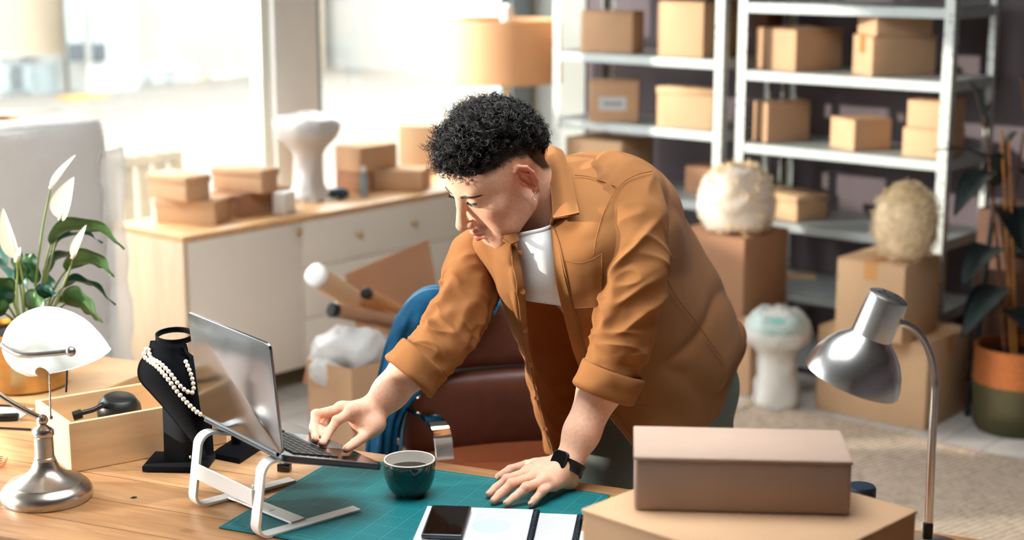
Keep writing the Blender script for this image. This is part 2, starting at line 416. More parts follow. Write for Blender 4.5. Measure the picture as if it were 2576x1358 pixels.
# ---------------------------------------------------------------- outside the windows
M['facade'] = mat('cream_brick_facade', (147, 135, 115), 0.9, var=0.05, vscale=3)
M['facade_pale'] = mat('pale_render_facade', (146, 147, 143), 0.9, var=0.03)
M['win_dark'] = mat('street_window_glass', (122, 130, 130), 0.2, var=0.1)
M['asphalt'] = mat('pale_pavement', (96, 93, 87), 0.9, var=0.08)
struct(rbox(MB(), -30, 45, -45, B_WIN - .12, -0.12, -0.02), 'street', M['asphalt'], smooth=0)
B_FAC = -17.0
def at_fac(x, y, b=B_FAC): p = PB(x, y, b); return p @ CV, p[2]
bld = thing('street_building', RM(14, B_FAC, 0), 'long cream brick building across the street seen through the window', 'building')
rbox(MB(), 4.0, at_fac(1040, 100, -15.5)[0] - .3, B_FAC - 3, B_FAC, -0.02, 9.0).build('facade', M['facade'], bld, smooth=0)
rows = [(12, 150, 240), (50, 150, 240), (98, 150, 245), (335, 175, 250), (388, 178, 255), (440, 182, 255), (570, 190, 235), (625, 195, 255), (850, 190, 250), (910, 190, 250)]
for x, y0, y1 in rows:
    a, z1 = at_fac(x, y0); _, z0 = at_fac(x, y1)
    fr = rbox(MB(), a - .32, a + .32, B_FAC - .02, B_FAC + .06, z0 - .05, z1 + .05).build('window', M['facade_pale'], bld, smooth=0)
    rbox(MB(), a - .2, a + .2, B_FAC + .05, B_FAC + .075, z0 + .05, z1 - .05).build('pane', M['win_dark'], fr, smooth=0)
tw = thing('street_entrance_tower', RM(9, B_FAC, 0), 'pale entrance tower with tall grey glazing strips on the cream building', 'building')
a0, zt = at_fac(150, 0); a1, _ = at_fac(275, 0)
rbox(MB(), a0, a1, B_FAC + .1, B_FAC + .5, -.02, 8).build('facade', M['facade_pale'], tw, smooth=0)
for x0, x1 in ((168, 205), (230, 260)):
    p0, z0 = at_fac(x0, 155, B_FAC + .5); p1, _ = at_fac(x1, 155, B_FAC + .5)
    g = rbox(MB(), p0, p1, B_FAC + .5, B_FAC + .55, z0, 8).build('glazing_strip', M['win_dark'], tw, smooth=0)
    rbox(MB(), p0, p1, B_FAC + .55, B_FAC + .57, z0, z0 + .22).build('sill_panel', M['dark_metal'], g, smooth=0)
p0, z0 = at_fac(168, 282, B_FAC + 1); p1, z1 = at_fac(262, 262, B_FAC + 1)
o = rbox(MB(), p0, p1, B_FAC + .8, B_FAC + 1.1, 0, z1).build('barrier', mat('yellow_barrier_paint', (170, 122, 48), 0.6), None, smooth=0)
tag(o, 'low yellow barrier at the foot of the entrance tower across the street', 'barrier')
b2 = thing('street_building', RM(19, -13.5, 0), 'white building beyond the far window pane, behind the floor lamp', 'building')
p0, _ = at_fac(1040, 100, -15.5); p1, _ = at_fac(1300, 100, -15.5)
rbox(MB(), p0, p1 + 2, -18, -15.5, -.02, 8).build('facade', M['facade_pale'], b2, smooth=0)
for k in range(3):
    q = p0 + .5 + k * 0.9
    fr = rbox(MB(), q, q + .5, -15.52, -15.44, 1.6, 2.9).build('window', M['facade_pale'], b2, smooth=0)
    rbox(MB(), q + .07, q + .43, -15.45, -15.42, 1.67, 2.83).build('pane', M['win_dark'], fr, smooth=0)
o = struct(rbox(MB(), 1.3, 3.72, -6.95, -6.75, -.02, 1.75), 'added_shade_wall', M['facade'], smooth=0)  # unseen wall, added to block low sun from the sideboard and its boxes
def railing(a0, a1, b, h, label, step=0.1):
    r = thing('railing_fence', RM((a0 + a1) / 2, b, 0), label, 'fence')
    m = MB(); rbox(m, a0, a1, b - .02, b + .02, h - .05, h); rbox(m, a0, a1, b - .02, b + .02, .12, .17); m.build('rail', M['facade'], r, smooth=0)
    n = int((a1 - a0) / step)
    for k in range(n + 1):
        a = a0 + (a1 - a0) * k / n
        rbox(MB(), a - .036, a + .036, b - .012, b + .012, -.02, h).build('picket', M['facade'], r, smooth=0)
railing(3.7, 5.15, -6.6, float(PB(340, 392, -6.6)[2]), 'white picket fence outside the window above the sideboard end')
railing(9.5, 16.5, -9.5, float(PB(930, 262, -9.5)[2]), 'pale street railing outside the far window pane', 0.22)
# ================================================================ cardboard boxes
def carton(name, label, N, ang, wr, wl, h, group=None, m='kraft', tape=None, cat='cardboard box', style='flaps', bevel=0.004):
    """near bottom corner N, right side runs along ang (wr long), left side at right angles to it (wl long)"""
    N = np.asarray(N, float); er = np.array([cos(ang), sin(ang), 0]); el = np.array([-sin(ang), cos(ang), 0])
    c = N + er * wr / 2 + el * wl / 2; R = rotz(ang)
    t = thing(name, c, label, cat, group)
    top = 0.004
    if style == 'flaps':
        MB().box(c + UP * (h - top) / 2, (wr, wl, h - top), R).build('body', M[m], t, bevel=bevel, smooth=50)
        longr = wr >= wl
        for s in (-1, 1):
            if longr: MB().box(c + el * s * (wl / 4) + UP * (h - top / 2), (wr, wl / 2 - .002, top), R).build('flap', M[m], t, smooth=0, bevel=.0012, seg=1)
            else: MB().box(c + er * s * (wr / 4) + UP * (h - top / 2), (wr / 2 - .002, wl, top), R).build('flap', M[m], t, smooth=0, bevel=.0012, seg=1)
        if tape:
            tw = min(.05, .3 * min(wr, wl)); mb = MB(); d = er if longr else el; L = wr if longr else wl
            mb.box(c + UP * (h + .0006), ((L + .002, tw, .0012) if longr else (tw, L + .002, .0012)), R)
            for s in (-1, 1):
                mb.box(c + d * s * (L / 2 + .0008) + UP * (h - .035), ((.0012, tw, .07) if longr else (tw, .0012, .07)), R)
            mb.build('tape', M[tape], t, smooth=0)
    else:                                        # a mailer with a lid folded over
        lh = min(.03, h * .3)
        MB().box(c + UP * (h - .004) / 2, (wr - .003, wl - .003, h - .004), R).build('body', M[m], t, bevel=bevel, smooth=50)
        lid = MB().box(c + UP * (h - .003), (wr, wl, .006), R); 
        if style == 'lid':
            for s in (-1, 1):
                lid.box(c + el * s * (wl / 2) + UP * (h - lh / 2), (wr + .004, .004, lh), R)
                lid.box(c + er * s * (wr / 2) + UP * (h - lh / 2), (.004, wl + .004, lh), R)
        lid.build('lid', M[m], t, bevel=.0015, seg=1, smooth=50)
        if tape:
            MB().box(c + UP * (h + .0006), (wr + .004, .04, .0012), R).build('tape', M[tape], t, smooth=0)
    return t
def cpx(name, label, z, near, right, left, top, ang=None, wr=None, wl=None, **k):
    """the same box from what one can measure of it: its near bottom corner, the next corners along its bottom edge, its top"""
    N = Z(near[0], near[1], z)
    if right is not None and ang is None:
        q = Z(right[0], right[1], z); ang = math.atan2(q[1] - N[1], q[0] - N[0]); wr = wr or float(np.linalg.norm((q - N)[:2]))
    if left is not None:
        q = Z(left[0], left[1], z) - N
        if ang is None: ang = math.atan2(q[1], q[0]) - pi / 2
        wl = wl or float(q @ np.array([-sin(ang), cos(ang), 0]))
    if right is not None and wr is None:
        q = Z(right[0], right[1], z) - N; wr = float(q @ np.array([cos(ang), sin(ang), 0]))
    h = AY(near[0], top, N[1])[2] - z if top > 3 else top
    return carton(name, label, N, ang, wr, wl, h, **k), N, ang, wr, wl, h

# ================================================================ shelving
def shelving(label, b0, b1, levels, a0=5.8, a1=6.22, H=2.25):
    t = thing('shelving_unit', RM((a0 + a1) / 2, (b0 + b1) / 2, 0), label, 'shelving', 'galvanised shelving along the dark wall')
    for a in (a0, a1):
        for b in (b0, b1):
            mb = MB(); sa = 1 if a == a0 else -1; sb = 1 if b == b0 else -1
            rbox(mb, min(a, a + sa * .003), max(a, a + sa * .003), min(b, b + sb * .042), max(b, b + sb * .042), 0, H)
            rbox(mb, min(a, a + sa * .042), max(a, a + sa * .042), min(b, b + sb * .003), max(b, b + sb * .003), 0, H)
            po = mb.build('post', M['zinc_post'], t, smooth=0)
            rbox(MB(), min(a - .003 * sa, a + sa * .046), max(a - .003 * sa, a + sa * .046), min(b - .003 * sb, b + sb * .046), max(b - .003 * sb, b + sb * .046), 0, .02).build('foot', M['black'], po, smooth=0)
    for z in levels:
        mb = MB()
        rbox(mb, a0 + .004, a1 - .004, b0 + .004, b1 - .004, z - .004, z)
        for q0, q1, r0, r1 in ((a0 + .004, a0 + .007, b0 + .004, b1 - .004), (a1 - .007, a1 - .004, b0 + .004, b1 - .004), (a0 + .007, a1 - .007, b0 + .004, b0 + .007), (a0 + .007, a1 - .007, b1 - .007, b1 - .004)):
            rbox(mb, q0, q1, r0, r1, z - .042, z)
        rbox(mb, a0 + .004, a0 + .02, b0 + .004, b1 - .004, z - .042, z - .039)
        mb.build('shelf_board', M['zinc'], t, smooth=0)
    return t
RL = [1.862, 1.556, 1.274, .966, .645, .352, .07]
LL = [1.92, 1.615, 1.31, 1.0, .69, .38, .07]
shelving('galvanised shelving unit beside the rubber plant, at the dark wall', -3.622, -2.655, RL)
shelving('galvanised shelving unit between the floor lamp and the other unit', -4.62, -3.692, LL)

G1 = 'cardboard boxes on the shelving units'
def shelf_carton(label, z, a, xn, deg, xr, xl, top, wr=None, wl=None, **k):
    """a box on a shelf: its near bottom corner at distance a and sight column xn, its sides reaching to columns xr and xl"""
    b = bisect(lambda q: proj(RM(a, q, z))[0] - xn, -7, 0); N = RM(a, b, z + .0008); an = radians(deg)
    er = np.array([cos(an), sin(an), 0]); el = np.array([-sin(an), cos(an), 0])
    wr = wr or bisect(lambda w: proj(N + er * w)[0] - xr, .01, 1); wl = wl or bisect(lambda w: proj(N + el * w)[0] - xl, .01, 1)
    ca, cb = max(0, er @ CV), max(0, el @ CV)
    if a + wr * ca + wl * cb > 6.205:
        f = (6.205 - a) / (wr * ca + wl * cb)
        if ca * wr > cb * wl: wr = (6.205 - a - wl * cb) / ca
        else: wl = (6.205 - a - wr * ca) / cb
    h = AY(xn, top, N[1])[2] - z if top > 3 else top
    return carton('cardboard_box', label, N, an, wr, wl, h, group=G1, **k), N, an, wr, wl, h
shelf_carton('wide sunlit cardboard box beside the taped stack on the highest full shelf', RL[2], 5.84, 2000, 32, 2117, 1900, 76)
_, N, an, wr, wl, h = shelf_carton('big cardboard box with tape, lower one of the two stacked near the shelf post', RL[2], 5.83, 2192, 12, 2352, 2143, 93, tape='tape_brown')
carton('cardboard_box', 'flatter cardboard box stacked on the big taped box on the highest full shelf', N + .012 * np.array([cos(an), sin(an), 0]) + UP * (h + .001), an, wr - .03, wl - .01, .098, group=G1)
shelf_carton('brown boxy carton standing alone behind the post on the middle shelf', RL[3], 5.85, 1928, 24, 2036, 1893, 259)
shelf_carton('small low carton standing in the middle of the middle shelf', RL[3], 5.84, 2147, 22, 2241, 2087, 303)
_, N, an, wr, wl, h = shelf_carton('lower of two small cartons stacked against the shelf post above the wood wool ball', RL[3], 5.84, 2366, 48, 2425, 2268, 328, m='kraft_light')
carton('cardboard_box', 'upper of two small cartons stacked against the shelf post above the wood wool ball', N + UP * (h + .001), an, wr - .01, wl - .015, h * .95, group=G1, m='kraft_light')
shelf_carton('flat sunlit box alone on its shelf between shavings bag and wood wool ball', RL[4], 5.83, 2004, 36, 2083, 1880, 497, m='kraft_light', style='lid')
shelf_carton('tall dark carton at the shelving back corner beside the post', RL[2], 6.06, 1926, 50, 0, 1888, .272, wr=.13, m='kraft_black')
shelf_carton('cube shaped carton on the shelf beside the lampshade', LL[2], 5.86, 1591, 64, 0, 1460, 30, wr=.14)
shelf_carton('tall sunlit carton reaching out of view on the shelf near the post', LL[2], 5.82, 1768, 50, 0, 1654, .24, wr=.30, m='kraft_light')
lb, N, *_ = shelf_carton('carton with a white address label on the shelf behind the man', LL[3], 5.88, 1606, 84, 0, 1482, 206, wr=.15)
Rlb = rotz(radians(84)); Lw = Rlb[:, 1]
lab = MB(); q = N + Lw * .118 + UP * .085 - Rlb[:, 0] * .0012
lab.box(q, (.0012, .125, .06), Rlb); lo = lab.build('address_label', M['paper'], lb, smooth=0); lo['label'] = 'white address label'
ln = MB()
for k in range(5): ln.box(q - Rlb[:, 0] * .0012 + Lw * (.034 - k * .017), (.0008, .012, .016), Rlb)
ln.build('lettering', mat('grey_print', (120, 120, 124), .8), lo, smooth=0)
shelf_carton('lidded carton on the shelf behind the man, next to the post', LL[3], 5.82, 1792, 56, 0, 1650, 226, wr=.1, m='kraft_light', style='lid', tape='tape')
shelf_carton('low carton just showing above the shoulder of the man', LL[4], 5.86, 1562, 50, 0, 1422, 358, wr=.25, m='kraft_light')
shelf_carton('brown carton on the shelf behind the bag of shavings', LL[4], 5.95, 1796, 50, 0, 1722, 424, wr=.15, m='kraft_dark')
# loose boards on the low shelf
for k, (x0, y0, x1, y1) in enumerate(((1872, 690, 1890, 680), (1880, 712, 1995, 700))):
    p, q = Z(x0, y0, RL[5] + .008 + k * 0.0), Z(x1, y1, RL[5] + .008)
    o = MB().box((p + q) / 2 + CV * (.1 + .05 * k), (max(.08, np.linalg.norm(q - p)), .07, .014), rotz(.1 + k * -.25)).build('wooden_board', M['pine'], None, bevel=.001)
    tag(o, ['short pale board lying on the low shelf by the post', 'long pale board lying on the low shelf'][k], 'board')

# ================================================================ cartons on the floor
G2 = 'large cartons standing on the floor'
_, N, an, wr, wl, h = cpx('cardboard_box', 'wide carton on the floor under a tall one, behind the desk lamp', 0, (2325, 1085), None, (2045, 1030), 842 + 24, ang=ROOM, wr=.36, group=G2, m='kraft_light', tape='tape')
base_h = h
N2 = Z(2268, 868, base_h + .002); L2 = Z(2100, 838, base_h + .002)
h2 = AY(2278, 672, N2[1])[2] - base_h
carton('cardboard_box', 'tall carton standing on the wide one, carrying the ball of wood wool', N2 + UP * .0, ROOM, .3, float(abs((L2 - N2) @ NV)), h2, group=G2, m='kraft_light', tape='tape')
z_ball = base_h + .002 + h2
N = Z(1884, 1000, 0)
carton('cardboard_box', 'carton on the floor behind the man, under a bigger carton', N, ROOM, .26, .3, AY(1893, 797, N[1])[2], group=G2, m='kraft')
zc = AY(1893, 797, N[1])[2] + .002
N2 = Z(1868, 797, zc)
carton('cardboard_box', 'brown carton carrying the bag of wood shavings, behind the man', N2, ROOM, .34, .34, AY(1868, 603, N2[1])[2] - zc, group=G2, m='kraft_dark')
z_bag = AY(1868, 603, N2[1])[2] + .001
bag_xy = N2 + CV * .15 - NV * .13
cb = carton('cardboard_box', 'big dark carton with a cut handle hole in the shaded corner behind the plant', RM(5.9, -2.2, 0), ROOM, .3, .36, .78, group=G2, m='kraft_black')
hh = MB().tube(catmull([RM(5.897, -2.34, .62), RM(5.897, -2.41, .62)], 4), .016, 12); hh.build('handle_hole', M['black'], cb)
# a black pole leaning at the shelf post
o = MB().tube(catmull([RM(5.68, -2.46, .002), RM(5.785, -2.475, .4), RM(5.883, -2.49, .80)], 8), .011, 10).build('leaning_pole', M['black'], None)
tag(o, 'thin black pole leaning on the big dark carton beside the rubber plant', 'pole')

# ================================================================ wood wool and wraps
def strands(mb, n, pick, r=.0016, length=.07, turns=1.4, seg=4, k=9):
    """curly wood wool ribbons; pick() gives a point and an outward direction"""
    for _ in range(n):
        p, d = pick(); F = frame_z(d + rng.normal(0, .5, 3)); R0 = length / 5 * rng.uniform(.6, 1.3); ph = rng.uniform(0, 6.28); tt = np.linspace(0, 1, k)
        a = ph + tt * turns * 2 * pi * rng.uniform(.5, 1)
        loc = np.stack([R0 * np.cos(a), R0 * np.sin(a), (tt - .5) * length * rng.uniform(.3, 1)], 1)
        mb.tube(p + loc @ F.T, r, seg, cap=False)
def film_mat(name, col, alpha, bscale=90):
    m = mat(name, col, 0.22, alpha=alpha, bump=0.8, bscale=bscale, spec=0.6)
    return m
M['bubble'] = film_mat('bubble_wrap', (238, 236, 232), 0.5, 140)
M['bubble_thick'] = film_mat('thick_bubble_wrap', (198, 194, 190), 0.95, 90)
M['film'] = film_mat('clear_film', (240, 238, 236), 0.42, 40)
M['film_thin'] = film_mat('thin_clear_film', (250, 246, 238), 0.12, 40)
M['wool_core'] = mat('packed_wood_wool', (222, 194, 150), 0.9, var=0.15, vscale=40, bump=0.9, bscale=70)

def lumpy(c, prof, seg=40, amp=.012, scale=18, seed=1, lean=(0, 0), M3=None):
    mb = MB(); P = catmull(prof, 40); mb.lathe(P, c, seg, R=M3)
    def fn(V):
        d = V - np.asarray(c); n = d.copy(); n[:, 2] *= .2; n /= np.linalg.norm(n, axis=1, keepdims=True) + 1e-9
        return n * (vnoise(V, scale, seed) * amp + vnoise(V, scale * 2.7, seed + 5) * amp * .5)[:, None]
    return mb.displace(fn)
# ball of wood wool
bc = Z(2268, 655, z_ball) + CV * .02
ball_prof = [(.055, .0), (.09, .03), (.118, .1), (.122, .17), (.105, .225), (.085, .245), (.05, .27), (.01, .28)]
t = thing('wood_wool_ball', bc, 'ball of pale wood wool wrapped in film on the tall carton', 'packing material')
lumpy(bc, [(r * .93, z) for r, z in ball_prof], amp=.006, seed=3).build('packing_core', M['wool_core'], t, smooth=180)
sm = MB()
def pk():
    k = rng.uniform(.02, 1) ; i = catmull(ball_prof, 60)[int(k * 59)]; a = rng.uniform(0, 6.28); d = V3(cos(a), sin(a), (k - .5) * 1.6)
    return bc + V3(i[0] * .95 * cos(a), i[0] * .95 * sin(a), i[1]), unit(d)
strands(sm, 520, pk, r=.0014, length=.06)
tag(sm.build('wood_wool', M['shavings'], t, smooth=180), kind='stuff')
lumpy(bc, [(r * 1.02, z) for r, z in ball_prof[:5]], amp=.006, seed=4).build('film', M['film_thin'], t, smooth=180)
# bag of shavings
b0 = np.array([bag_xy[0], bag_xy[1], z_bag])
bp = [(.07, .0), (.125, .02), (.15, .09), (.145, .16), (.12, .215), (.08, .25), (.02, .262)]
t = thing('shavings_bag', b0, 'clear plastic bag full of wood shavings on the brown carton behind the man', 'packing material')
lumpy(b0, [(r * .9, z * .97 + .003) for r, z in bp], amp=.012, seed=8).build('packing_core', M['wool_core'], t, smooth=180)
sm = MB()
def pk():
    k = rng.uniform(.08, 1); i = catmull(bp, 60)[int(k * 59)]; a = rng.uniform(0, 6.28); d = V3(cos(a), sin(a), (k - .5) * 1.6)
    return b0 + V3(i[0] * .9 * cos(a), i[0] * .9 * sin(a), i[1]), unit(d)
strands(sm, 420, pk, r=.0022, length=.08, turns=.9)
tag(sm.build('wood_shavings', M['shavings'], t, smooth=180), kind='stuff')
lumpy(b0, [(r * 1.03, z * 1.03) for r, z in bp], amp=.02, scale=12, seed=9).build('bag_film', M['film'], t, smooth=180)
# wrapped vase on the floor
vb = Z(1950, 1024, 0)
vp = [(.085, .0), (.095, .03), (.085, .09), (.078, .18), (.085, .23), (.125, .275), (.135, .32), (.115, .37), (.07, .4), (.02, .405)]
t = thing('wrapped_vase', vb, 'vase wrapped in bubble wrap standing on the floor by the rug', 'wrapped vase')
lumpy(vb, [(r * .8, z * .96 + .004) for r, z in vp], amp=.003, seed=11).build('vase', M['ceramic_white'], t, smooth=180)
lumpy(vb + UP * .3, [(.09, 0), (.118, .03), (.1, .075), (.05, .085)], amp=.004, seed=12).build('tissue', M['teal_wrap'], t, smooth=180)
lumpy(vb, vp, amp=.014, scale=22, seed=13).build('bubble_wrap', M['bubble'], t, smooth=180)

# ================================================================ rug
rq = [Z(1885, 1010, 0), Z(2690, 1190, 0)]
d = unit(rq[1] - rq[0]); dn = np.array([d[1], -d[0], 0])
mb = MB(); G = np.array([[rq[0] + d * u + dn * v + UP * .006 for v in np.linspace(0, 1.75, 40)] for u in np.linspace(0, 2.0, 40)])
mb.sheet(G, .011).displace(lambda V: np.stack([0 * V[:, 0], 0 * V[:, 0], .002 * vnoise(V, 6, 2)], 1))
ro = thing('rug', rq[0] + d + dn * .9, 'large pale woven jute rug on the floor behind the boxes', 'rug')
mb.build('weave', M['jute'], ro, smooth=60)
mb = MB(); mb.sheet(np.array([[rq[0] + d * u + dn * v + UP * .0135 for v in (0.02, .06)] for u in np.linspace(0.02, 1.98, 30)]), .003)
mb.sheet(np.array([[rq[0] + d * u + dn * v + UP * .0135 for u in (0.02, .06)] for v in np.linspace(0.07, 1.73, 30)]), .003); mb.build('border', M['jute'], ro, smooth=60)

# ================================================================ sideboard under the window
CT, CBz, CF, CBk, CA0, CA1 = .725, .09, -4.7, -5.14, 3.685, 5.75
cab = thing('sideboard', RM((CA0 + CA1) / 2, (CF + CBk) / 2, 0), 'long low sideboard with oak case and greige fronts under the window', 'sideboard')
mb = MB(); rbox(mb, CA0, CA1, CBk, CF, CT - .022, CT); mb.build('top_panel', M['oak_top'], cab, bevel=.002)
mb = MB(); rbox(mb, CA0, CA0 + .02, CBk, CF, CBz, CT - .0225); mb.build('side_panel', M['oak'], cab, bevel=.001)
mb = MB(); rbox(mb, CA1 - .02, CA1, CBk, CF, CBz, CT - .0225); mb.build('side_panel', M['oak'], cab, bevel=.001)
mb = MB(); rbox(mb, CA0 + .02, CA1 - .02, CBk, CF - .03, CBz, CT - .023); mb.build('carcass', M['oak'], cab, smooth=0)
for a in (CA0 + .1, CA1 - .1):
    for b in (CF - .07, CBk + .06):
        MB().lathe([(.014, 0), (.02, CBz)], RM(a, b, 0), 12).build('leg', M['dark_metal'], cab)
def front(kind, a0, a1, z0, z1, knobs):
    mb = MB(); rbox(mb, a0 + .002, a1 - .002, CF - .028, CF - .002, z0 + .002, z1 - .002); fo = mb.build(kind, M['greige'], cab, bevel=.002)
    for ka, kz in knobs:
        R = frame_z(NV); MB().lathe([(.004, -.002), (.004, .012), (.013, .014), (.014, .02), (.010, .025), (.0, .026)], RM(ka, CF, kz), 16, R=R).build('knob', M['brass'], fo)
a1_ = PB(760, 600, CF) @ CV; a2_ = a1_ + 1.0
kz = CT - .07
front('door', CA0 + .021, a1_, CBz + .01, CT - .024, [(PB(747, 580, CF) @ CV, PB(747, 580, CF)[2])])
zz = [CT - .024, PB(870, 655, CF)[2], PB(850, 785, CF)[2], CBz + .01]
for k in range(3):
    zm = PB(900, 588, CF)[2] if k == 0 else (zz[k] + zz[k + 1]) / 2 + .03
    front('drawer', a1_, a2_, zz[k + 1], zz[k], [(PB(900, 588, CF) @ CV, zm), (PB(1038, 525, CF) @ CV, zm)])
front('door', a2_, CA1 - .021, CBz + .01, CT - .024, [(a2_ + .07, PB(747, 580, CF)[2])])

G3 = 'cardboard boxes on the sideboard'
def fit_carton(label, z, near, deg, xr, xl, top, wr=None, wl=None, **k):
    N = Z(near[0], near[1], z); an = radians(deg); er = np.array([cos(an), sin(an), 0]); el = np.array([-sin(an), cos(an), 0])
    wr = wr or bisect(lambda w: proj(N + er * w)[0] - xr, .01, .8); wl = wl or bisect(lambda w: proj(N + el * w)[0] - xl, .01, .8)
    h = AY(near[0], top, N[1])[2] - z
    return carton('cardboard_box', label, N, an, wr, wl, h, group=G3, **k), N, an, wr, wl, h
_, N, an, wr, wl, h = fit_carton('lower front box of the four stacked at the sideboard end', CT, (542, 567), 76, 0, 391, 507, wr=.17, style='lid')
fit_carton('upper box next to the roll of bubble wrap, of the four stacked at the sideboard end', CT + h + .002, (469, 510), 52, 531, 373, 448, style='lid')
N3 = Z(586, 552, CT) + CV * .03; h3 = AY(580, 490, N3[1])[2] - CT
carton('cardboard_box', 'lower box beside the front one of the four stacked at the sideboard end', N3, ROOM, .27, .16, h3, group=G3, m='kraft_dark', style='lid')
fit_carton('upper box next to the small white box, one of the four stacked at the sideboard end', CT + h3 + .002, (659, 489), 60, 702, 533, 430, style='lid', tape='tape')
MB_ = carton('cardboard_box', 'small white box standing between the stacked boxes and the wrapped vase', Z(716, 540, CT), radians(70), .1, .055, .085, group=G3, m='white')
carton('cardboard_box', 'box standing on the sideboard right behind the small bottle, under another box', Z(905, 485, CT), ROOM, .10, .15, AY(905, 438, Z(905, 485, CT)[1])[2] - CT, group=G3, m='kraft_dark')
zz2 = AY(905, 438, Z(905, 485, CT)[1])[2] + .002
fit_carton('box resting on top of the box behind the small bottle', zz2, (907, 437), 50, 1000, 843, 372)
fit_carton('low wide box on the sideboard just behind the hair of the man', CT, (1064, 482), 80, 0, 926, 430, wr=.16)
fit_carton('tall square box standing at the back of the sideboard by the window', CT, (1096, 436), 80, 0, 1004, 318, wr=.1, m='kraft_light', tape='tape')
# wrapped vase on the sideboard
vb = Z(778, 503, CT) - NV * .0
vp2 = [(.085, 0), (.09, .02), (.068, .07), (.062, .15), (.07, .21), (.125, .27), (.14, .32), (.12, .355), (.06, .37), (.01, .372)]
t = thing('wrapped_vase', vb, 'flared vase wrapped in white bubble wrap on the sideboard by the window', 'wrapped vase')
lumpy(vb, [(r * .85, z * .97 + .003) for r, z in vp2], amp=.002, seed=21).build('vase', M['ceramic_white'], t, smooth=180)
lumpy(vb, vp2, amp=.007, scale=20, seed=22).build('bubble_wrap', M['bubble_thick'], t, smooth=180)
# loose pearls at its foot: countable things
pc = Z(800, 500, CT)
for k in range(26):
    a = rng.uniform(-2.6, .9); rr_ = rng.uniform(.085, .12)
    q = vb + V3(rr_ * cos(a), rr_ * sin(a), .006 + (k % 3 == 0) * 0)
    tag(MB().ball(q, .006, 8, 6).build('bead', M['pearl'], None, smooth=180), 'small cream bead lying around the foot of the wrapped vase on the sideboard', 'bead', 'beads at the foot of the wrapped vase')
# crumpled plastic, bottle
c0 = Z(852, 500, CT)
mb = MB(); mb.ball(c0 + UP * .022, (.05, .035, .024), 28, 18); mb.displace(lambda V: np.stack([vnoise(V, 45, 1), vnoise(V, 45, 2), .6 * np.abs(vnoise(V, 45, 3))], 1) * .014)
tag(mb.build('crumpled_foil', mat('dark_blue_foil', (52, 74, 86), .25, metal=.5, var=.3, vscale=30), None, smooth=40), 'crumpled dark blue foil beside the wrapped vase on the sideboard', 'packing material')
bt = thing('glass_bottle', Z(916, 494, CT), 'small slim glass bottle standing before the boxes on the sideboard', 'bottle')
o_ = Z(916, 494, CT); MB().lathe([(.0, 0), (.017, .001), (.018, .006), (.018, .085), (.01, .1), (.0095, .108)], o_, 16).build('glass_body', mat('pale_blue_glass', (176, 206, 220), .05, spec=.7, trans=.5), bt)
MB().lathe([(.011, .108), (.011, .128), (.0, .129)], o_, 14).build('cap', M['alu'], bt)

# ================================================================ floor lamp
lp = RM(5.86, -4.945, 0)
t = thing('floor_lamp', lp, 'floor lamp with a large drum shade of tan linen in the window corner', 'lamp')
MB().lathe([(.0, 0), (.14, .001), (.14, .015), (.02, .03), (.0, .03)], lp, 32).build('base', M['brass'], t)
MB().tube([lp + UP * .02, lp + UP * 1.45], .011, 12).build('pole', M['brass'], t)
z1 = AY(1268, 48, lp[1])[2]; z0 = AY(1268, 205, lp[1])[2]
mb = MB(); mb.lathe([(.262, z0), (.256, z1), (.252, z1), (.258, z0), (.262, z0)], lp, 64, cap=False)
SN, SL, SP = nodes_of(M['shade']); st_ = SN.new('ShaderNodeBsdfTranslucent'); st_.inputs[0].default_value = lin(236, 196, 150); sx_ = SN.new('ShaderNodeMixShader'); sx_.inputs[0].default_value = .35
SL.new(SP.outputs[0], sx_.inputs[1]); SL.new(st_.outputs[0], sx_.inputs[2]); SL.new(sx_.outputs[0], SN['Material Output'].inputs[0])
mb.build('lamp_shade', M['shade'], t)
MB().lathe([(.02, 1.38), (.035, 1.44), (.03, 1.5), (.0, 1.52)], lp, 16).build('bulb', M['ceramic_white'], t)
mb = MB()
for k in range(3): mb.bar(lp + UP * (z0 + .04), lp + V3(.25 * cos(k * 2.1), .25 * sin(k * 2.1), z0 + .04), .004)
mb.build('shade_ring', M['brass'], t)

# ================================================================ roll of bubble wrap
rc = AY(20, 600, 4.75); rc[2] = 0
hz = AY(20, 297, 4.75)[2]
t = thing('bubble_wrap_roll', rc, 'tall upright roll of bubble wrap by the window, behind the peace lily', 'bubble wrap roll')
mb = MB(); R_ = .305
prof = [(.06, 0.0), (R_ - .01, .0), (R_, .012)] + [(R_ , z) for z in np.linspace(.05, hz - .05, 40)] + [(R_, hz - .012), (R_ - .01, hz), (.06, hz)]
mb.lathe(prof, rc, 96, cap=False)
def fn(V):
    d = V - rc; d[:, 2] = 0; n = d / (np.linalg.norm(d, axis=1, keepdims=True) + 1e-9)
    w = np.stack([V[:, 0] * 1.0, V[:, 1] * 1.0, V[:, 2] * .35], 1)
    return n * (vnoise(w, 7, 5) * .012 + vnoise(V, 22, 6) * .004)[:, None]
mb.displace(fn).build('bubble_wrap', M['bubble_thick'], t, smooth=60)
MB().lathe([(.06, 0), (.06, hz + .0), (.052, hz), (.052, 0), (.06, 0)], rc, 32, cap=False).build('cardboard_core', M['kraft'], t)
# loose torn end of the wrap
a_ = math.atan2(-rc[1], -rc[0]) + 1.05
G = np.array([[rc + V3((R_ + .006 + .05 * u * u) * cos(a_ + u * .25), (R_ + .006 + .05 * u * u) * sin(a_ + u * .25), z) for u in np.linspace(0, 1, 8)] for z in np.linspace(.05, hz - .08, 40)])
mb = MB(); mb.sheet(G, .003); mb.displace(lambda V: np.stack([vnoise(V, 14, 1), vnoise(V, 14, 2), vnoise(V, 14, 3)], 1) * .014).build('loose_end', M['bubble'], t, smooth=180)

